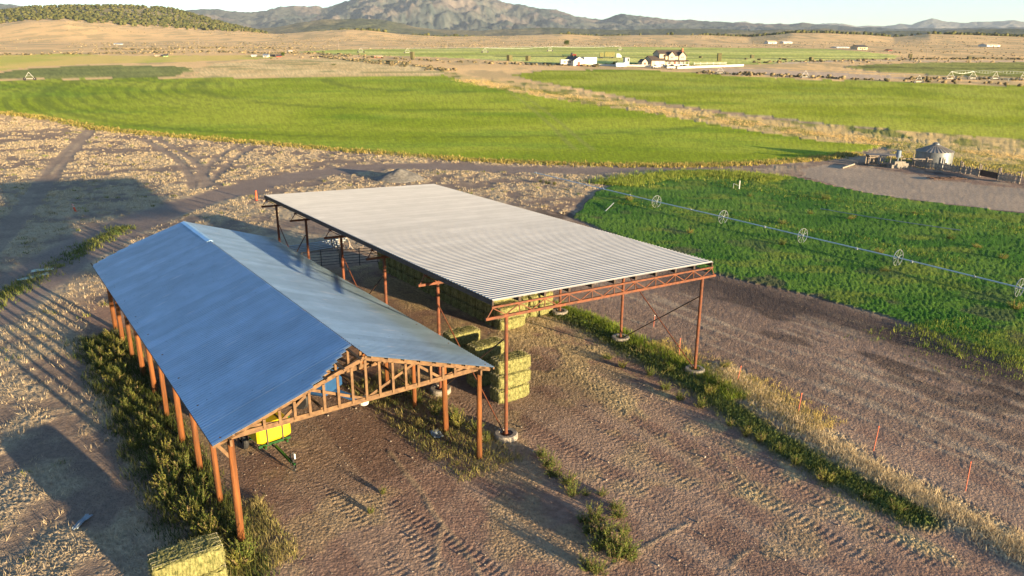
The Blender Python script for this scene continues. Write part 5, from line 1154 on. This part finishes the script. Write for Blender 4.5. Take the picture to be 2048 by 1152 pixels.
for k,(a,b,h_,l) in enumerate(((398,92,16,'thin utility pole on the far tan plain, leftmost of the row'),(677,95,16,'thin utility pole on the plain, second of the row from the left'),(895,96,14,'thin utility pole beyond the far hay field, left of the lone tree'),(1673,92,12,'thin utility pole left of the dark roofed distant house'),(1811,92,13,'thin utility pole right of the dark roofed distant house'),(1852,117,22,'tall thin utility pole above the right olive circle'),(1971,90,12,'thin utility pole near the right edge of the far plain'))):
    p_,s=at(a,b); t=thing('utility_pole',l,'utility pole',p_,0,'utility poles on the far plain'); hh=h_*s; MB().tube((0,0,0),(0,0,hh),.15,6,.10).build('pole',GREYW,t); MB().beam((-1.2,0,hh*.93),(1.2,0,hh*.93),.12,.14).build('crossarm',GREYW,t)
def tree(a,b,h_,w,label,seed,c1=(.045,.075,.018),c2=(.12,.15,.035)):
    p_,s=at(a,b); hh=h_*s; ww=w*s; r=np.random.default_rng(seed); t=thing('tree',label,'tree',p_)
    m=MB().tube((0,0,-.2),(0,0,hh*.4),hh*.04,8,hh*.025)
    cs=[]
    for k in range(9):
        a_=k*2.4; e=Vector((math.cos(a_)*ww*.3,math.sin(a_)*ww*.3,hh*(.45+.05*k))); m.tube((0,0,hh*(.2+.02*k)),e,hh*.015,5,hh*.006); cs.append(e)
    m.build('trunk',STEMM,t)
    N=1500; ci=r.integers(0,len(cs),N); c=np.array([tuple(x) for x in cs])[ci]+r.normal(0,1,(N,3))*[ww*.15,ww*.15,hh*.11]; c[:,2]=np.clip(c[:,2],hh*.12,hh*1.02)
    d=r.normal(0,1,(N,3)); d/=np.linalg.norm(d,axis=1)[:,None]; e=np.cross(d,r.normal(0,1,(N,3))); e/=np.linalg.norm(e,axis=1)[:,None]; S_=hh*.045
    V_=np.stack([c-d*S_,c+e*S_*.6,c+d*S_,c-e*S_*.6],1).reshape(-1,3); F_=np.arange(4*N).reshape(-1,4)
    raw('crown',V_,F_,LEAF,t,False,np.repeat(blend(c1,c2,r.random(N)),4,0))
tree(1133,92,11,10,'lone round green tree on the plain beyond the far hay field',1)
tree(566,114,9,6,'dark green tree at the right end of the left farm group',2)
tree(1230,132,9,9,'dark green tree behind the white fence, left of the tower shed',3,(.025,.04,.015),(.06,.08,.03))
tree(1360,136,5,5,'small evergreen by the farmhouse porch steps',4,(.025,.05,.015),(.06,.08,.03))
tree(1376,136,4,7,'low reddish shrub tree before the right end of the porch',5,(.12,.06,.03),(.2,.1,.05))
tree(667,131.5,4,9,'green bush on the far ditch bank left of the dry strip',6)
# ---- haze
hz=MB().box(-14000,14000,-2600,12500,-60,720).build('haze',mat('haze air',(.5,.5,.5)))
hm=bpy.data.materials.new('haze'); hm.use_nodes=True; nt=hm.node_tree; nt.nodes.remove(nt.nodes['Principled BSDF']); pv=nt.nodes.new('ShaderNodeVolumePrincipled')
pv.inputs['Color'].default_value=(.62,.76,1.0,1); pv.inputs['Density'].default_value=HAZE_D; pv.inputs['Anisotropy'].default_value=.0
nt.links.new(pv.outputs[0],nt.nodes['Material Output'].inputs['Volume']); hz.data.materials.clear(); hz.data.materials.append(hm); tag(hz,kind='stuff')
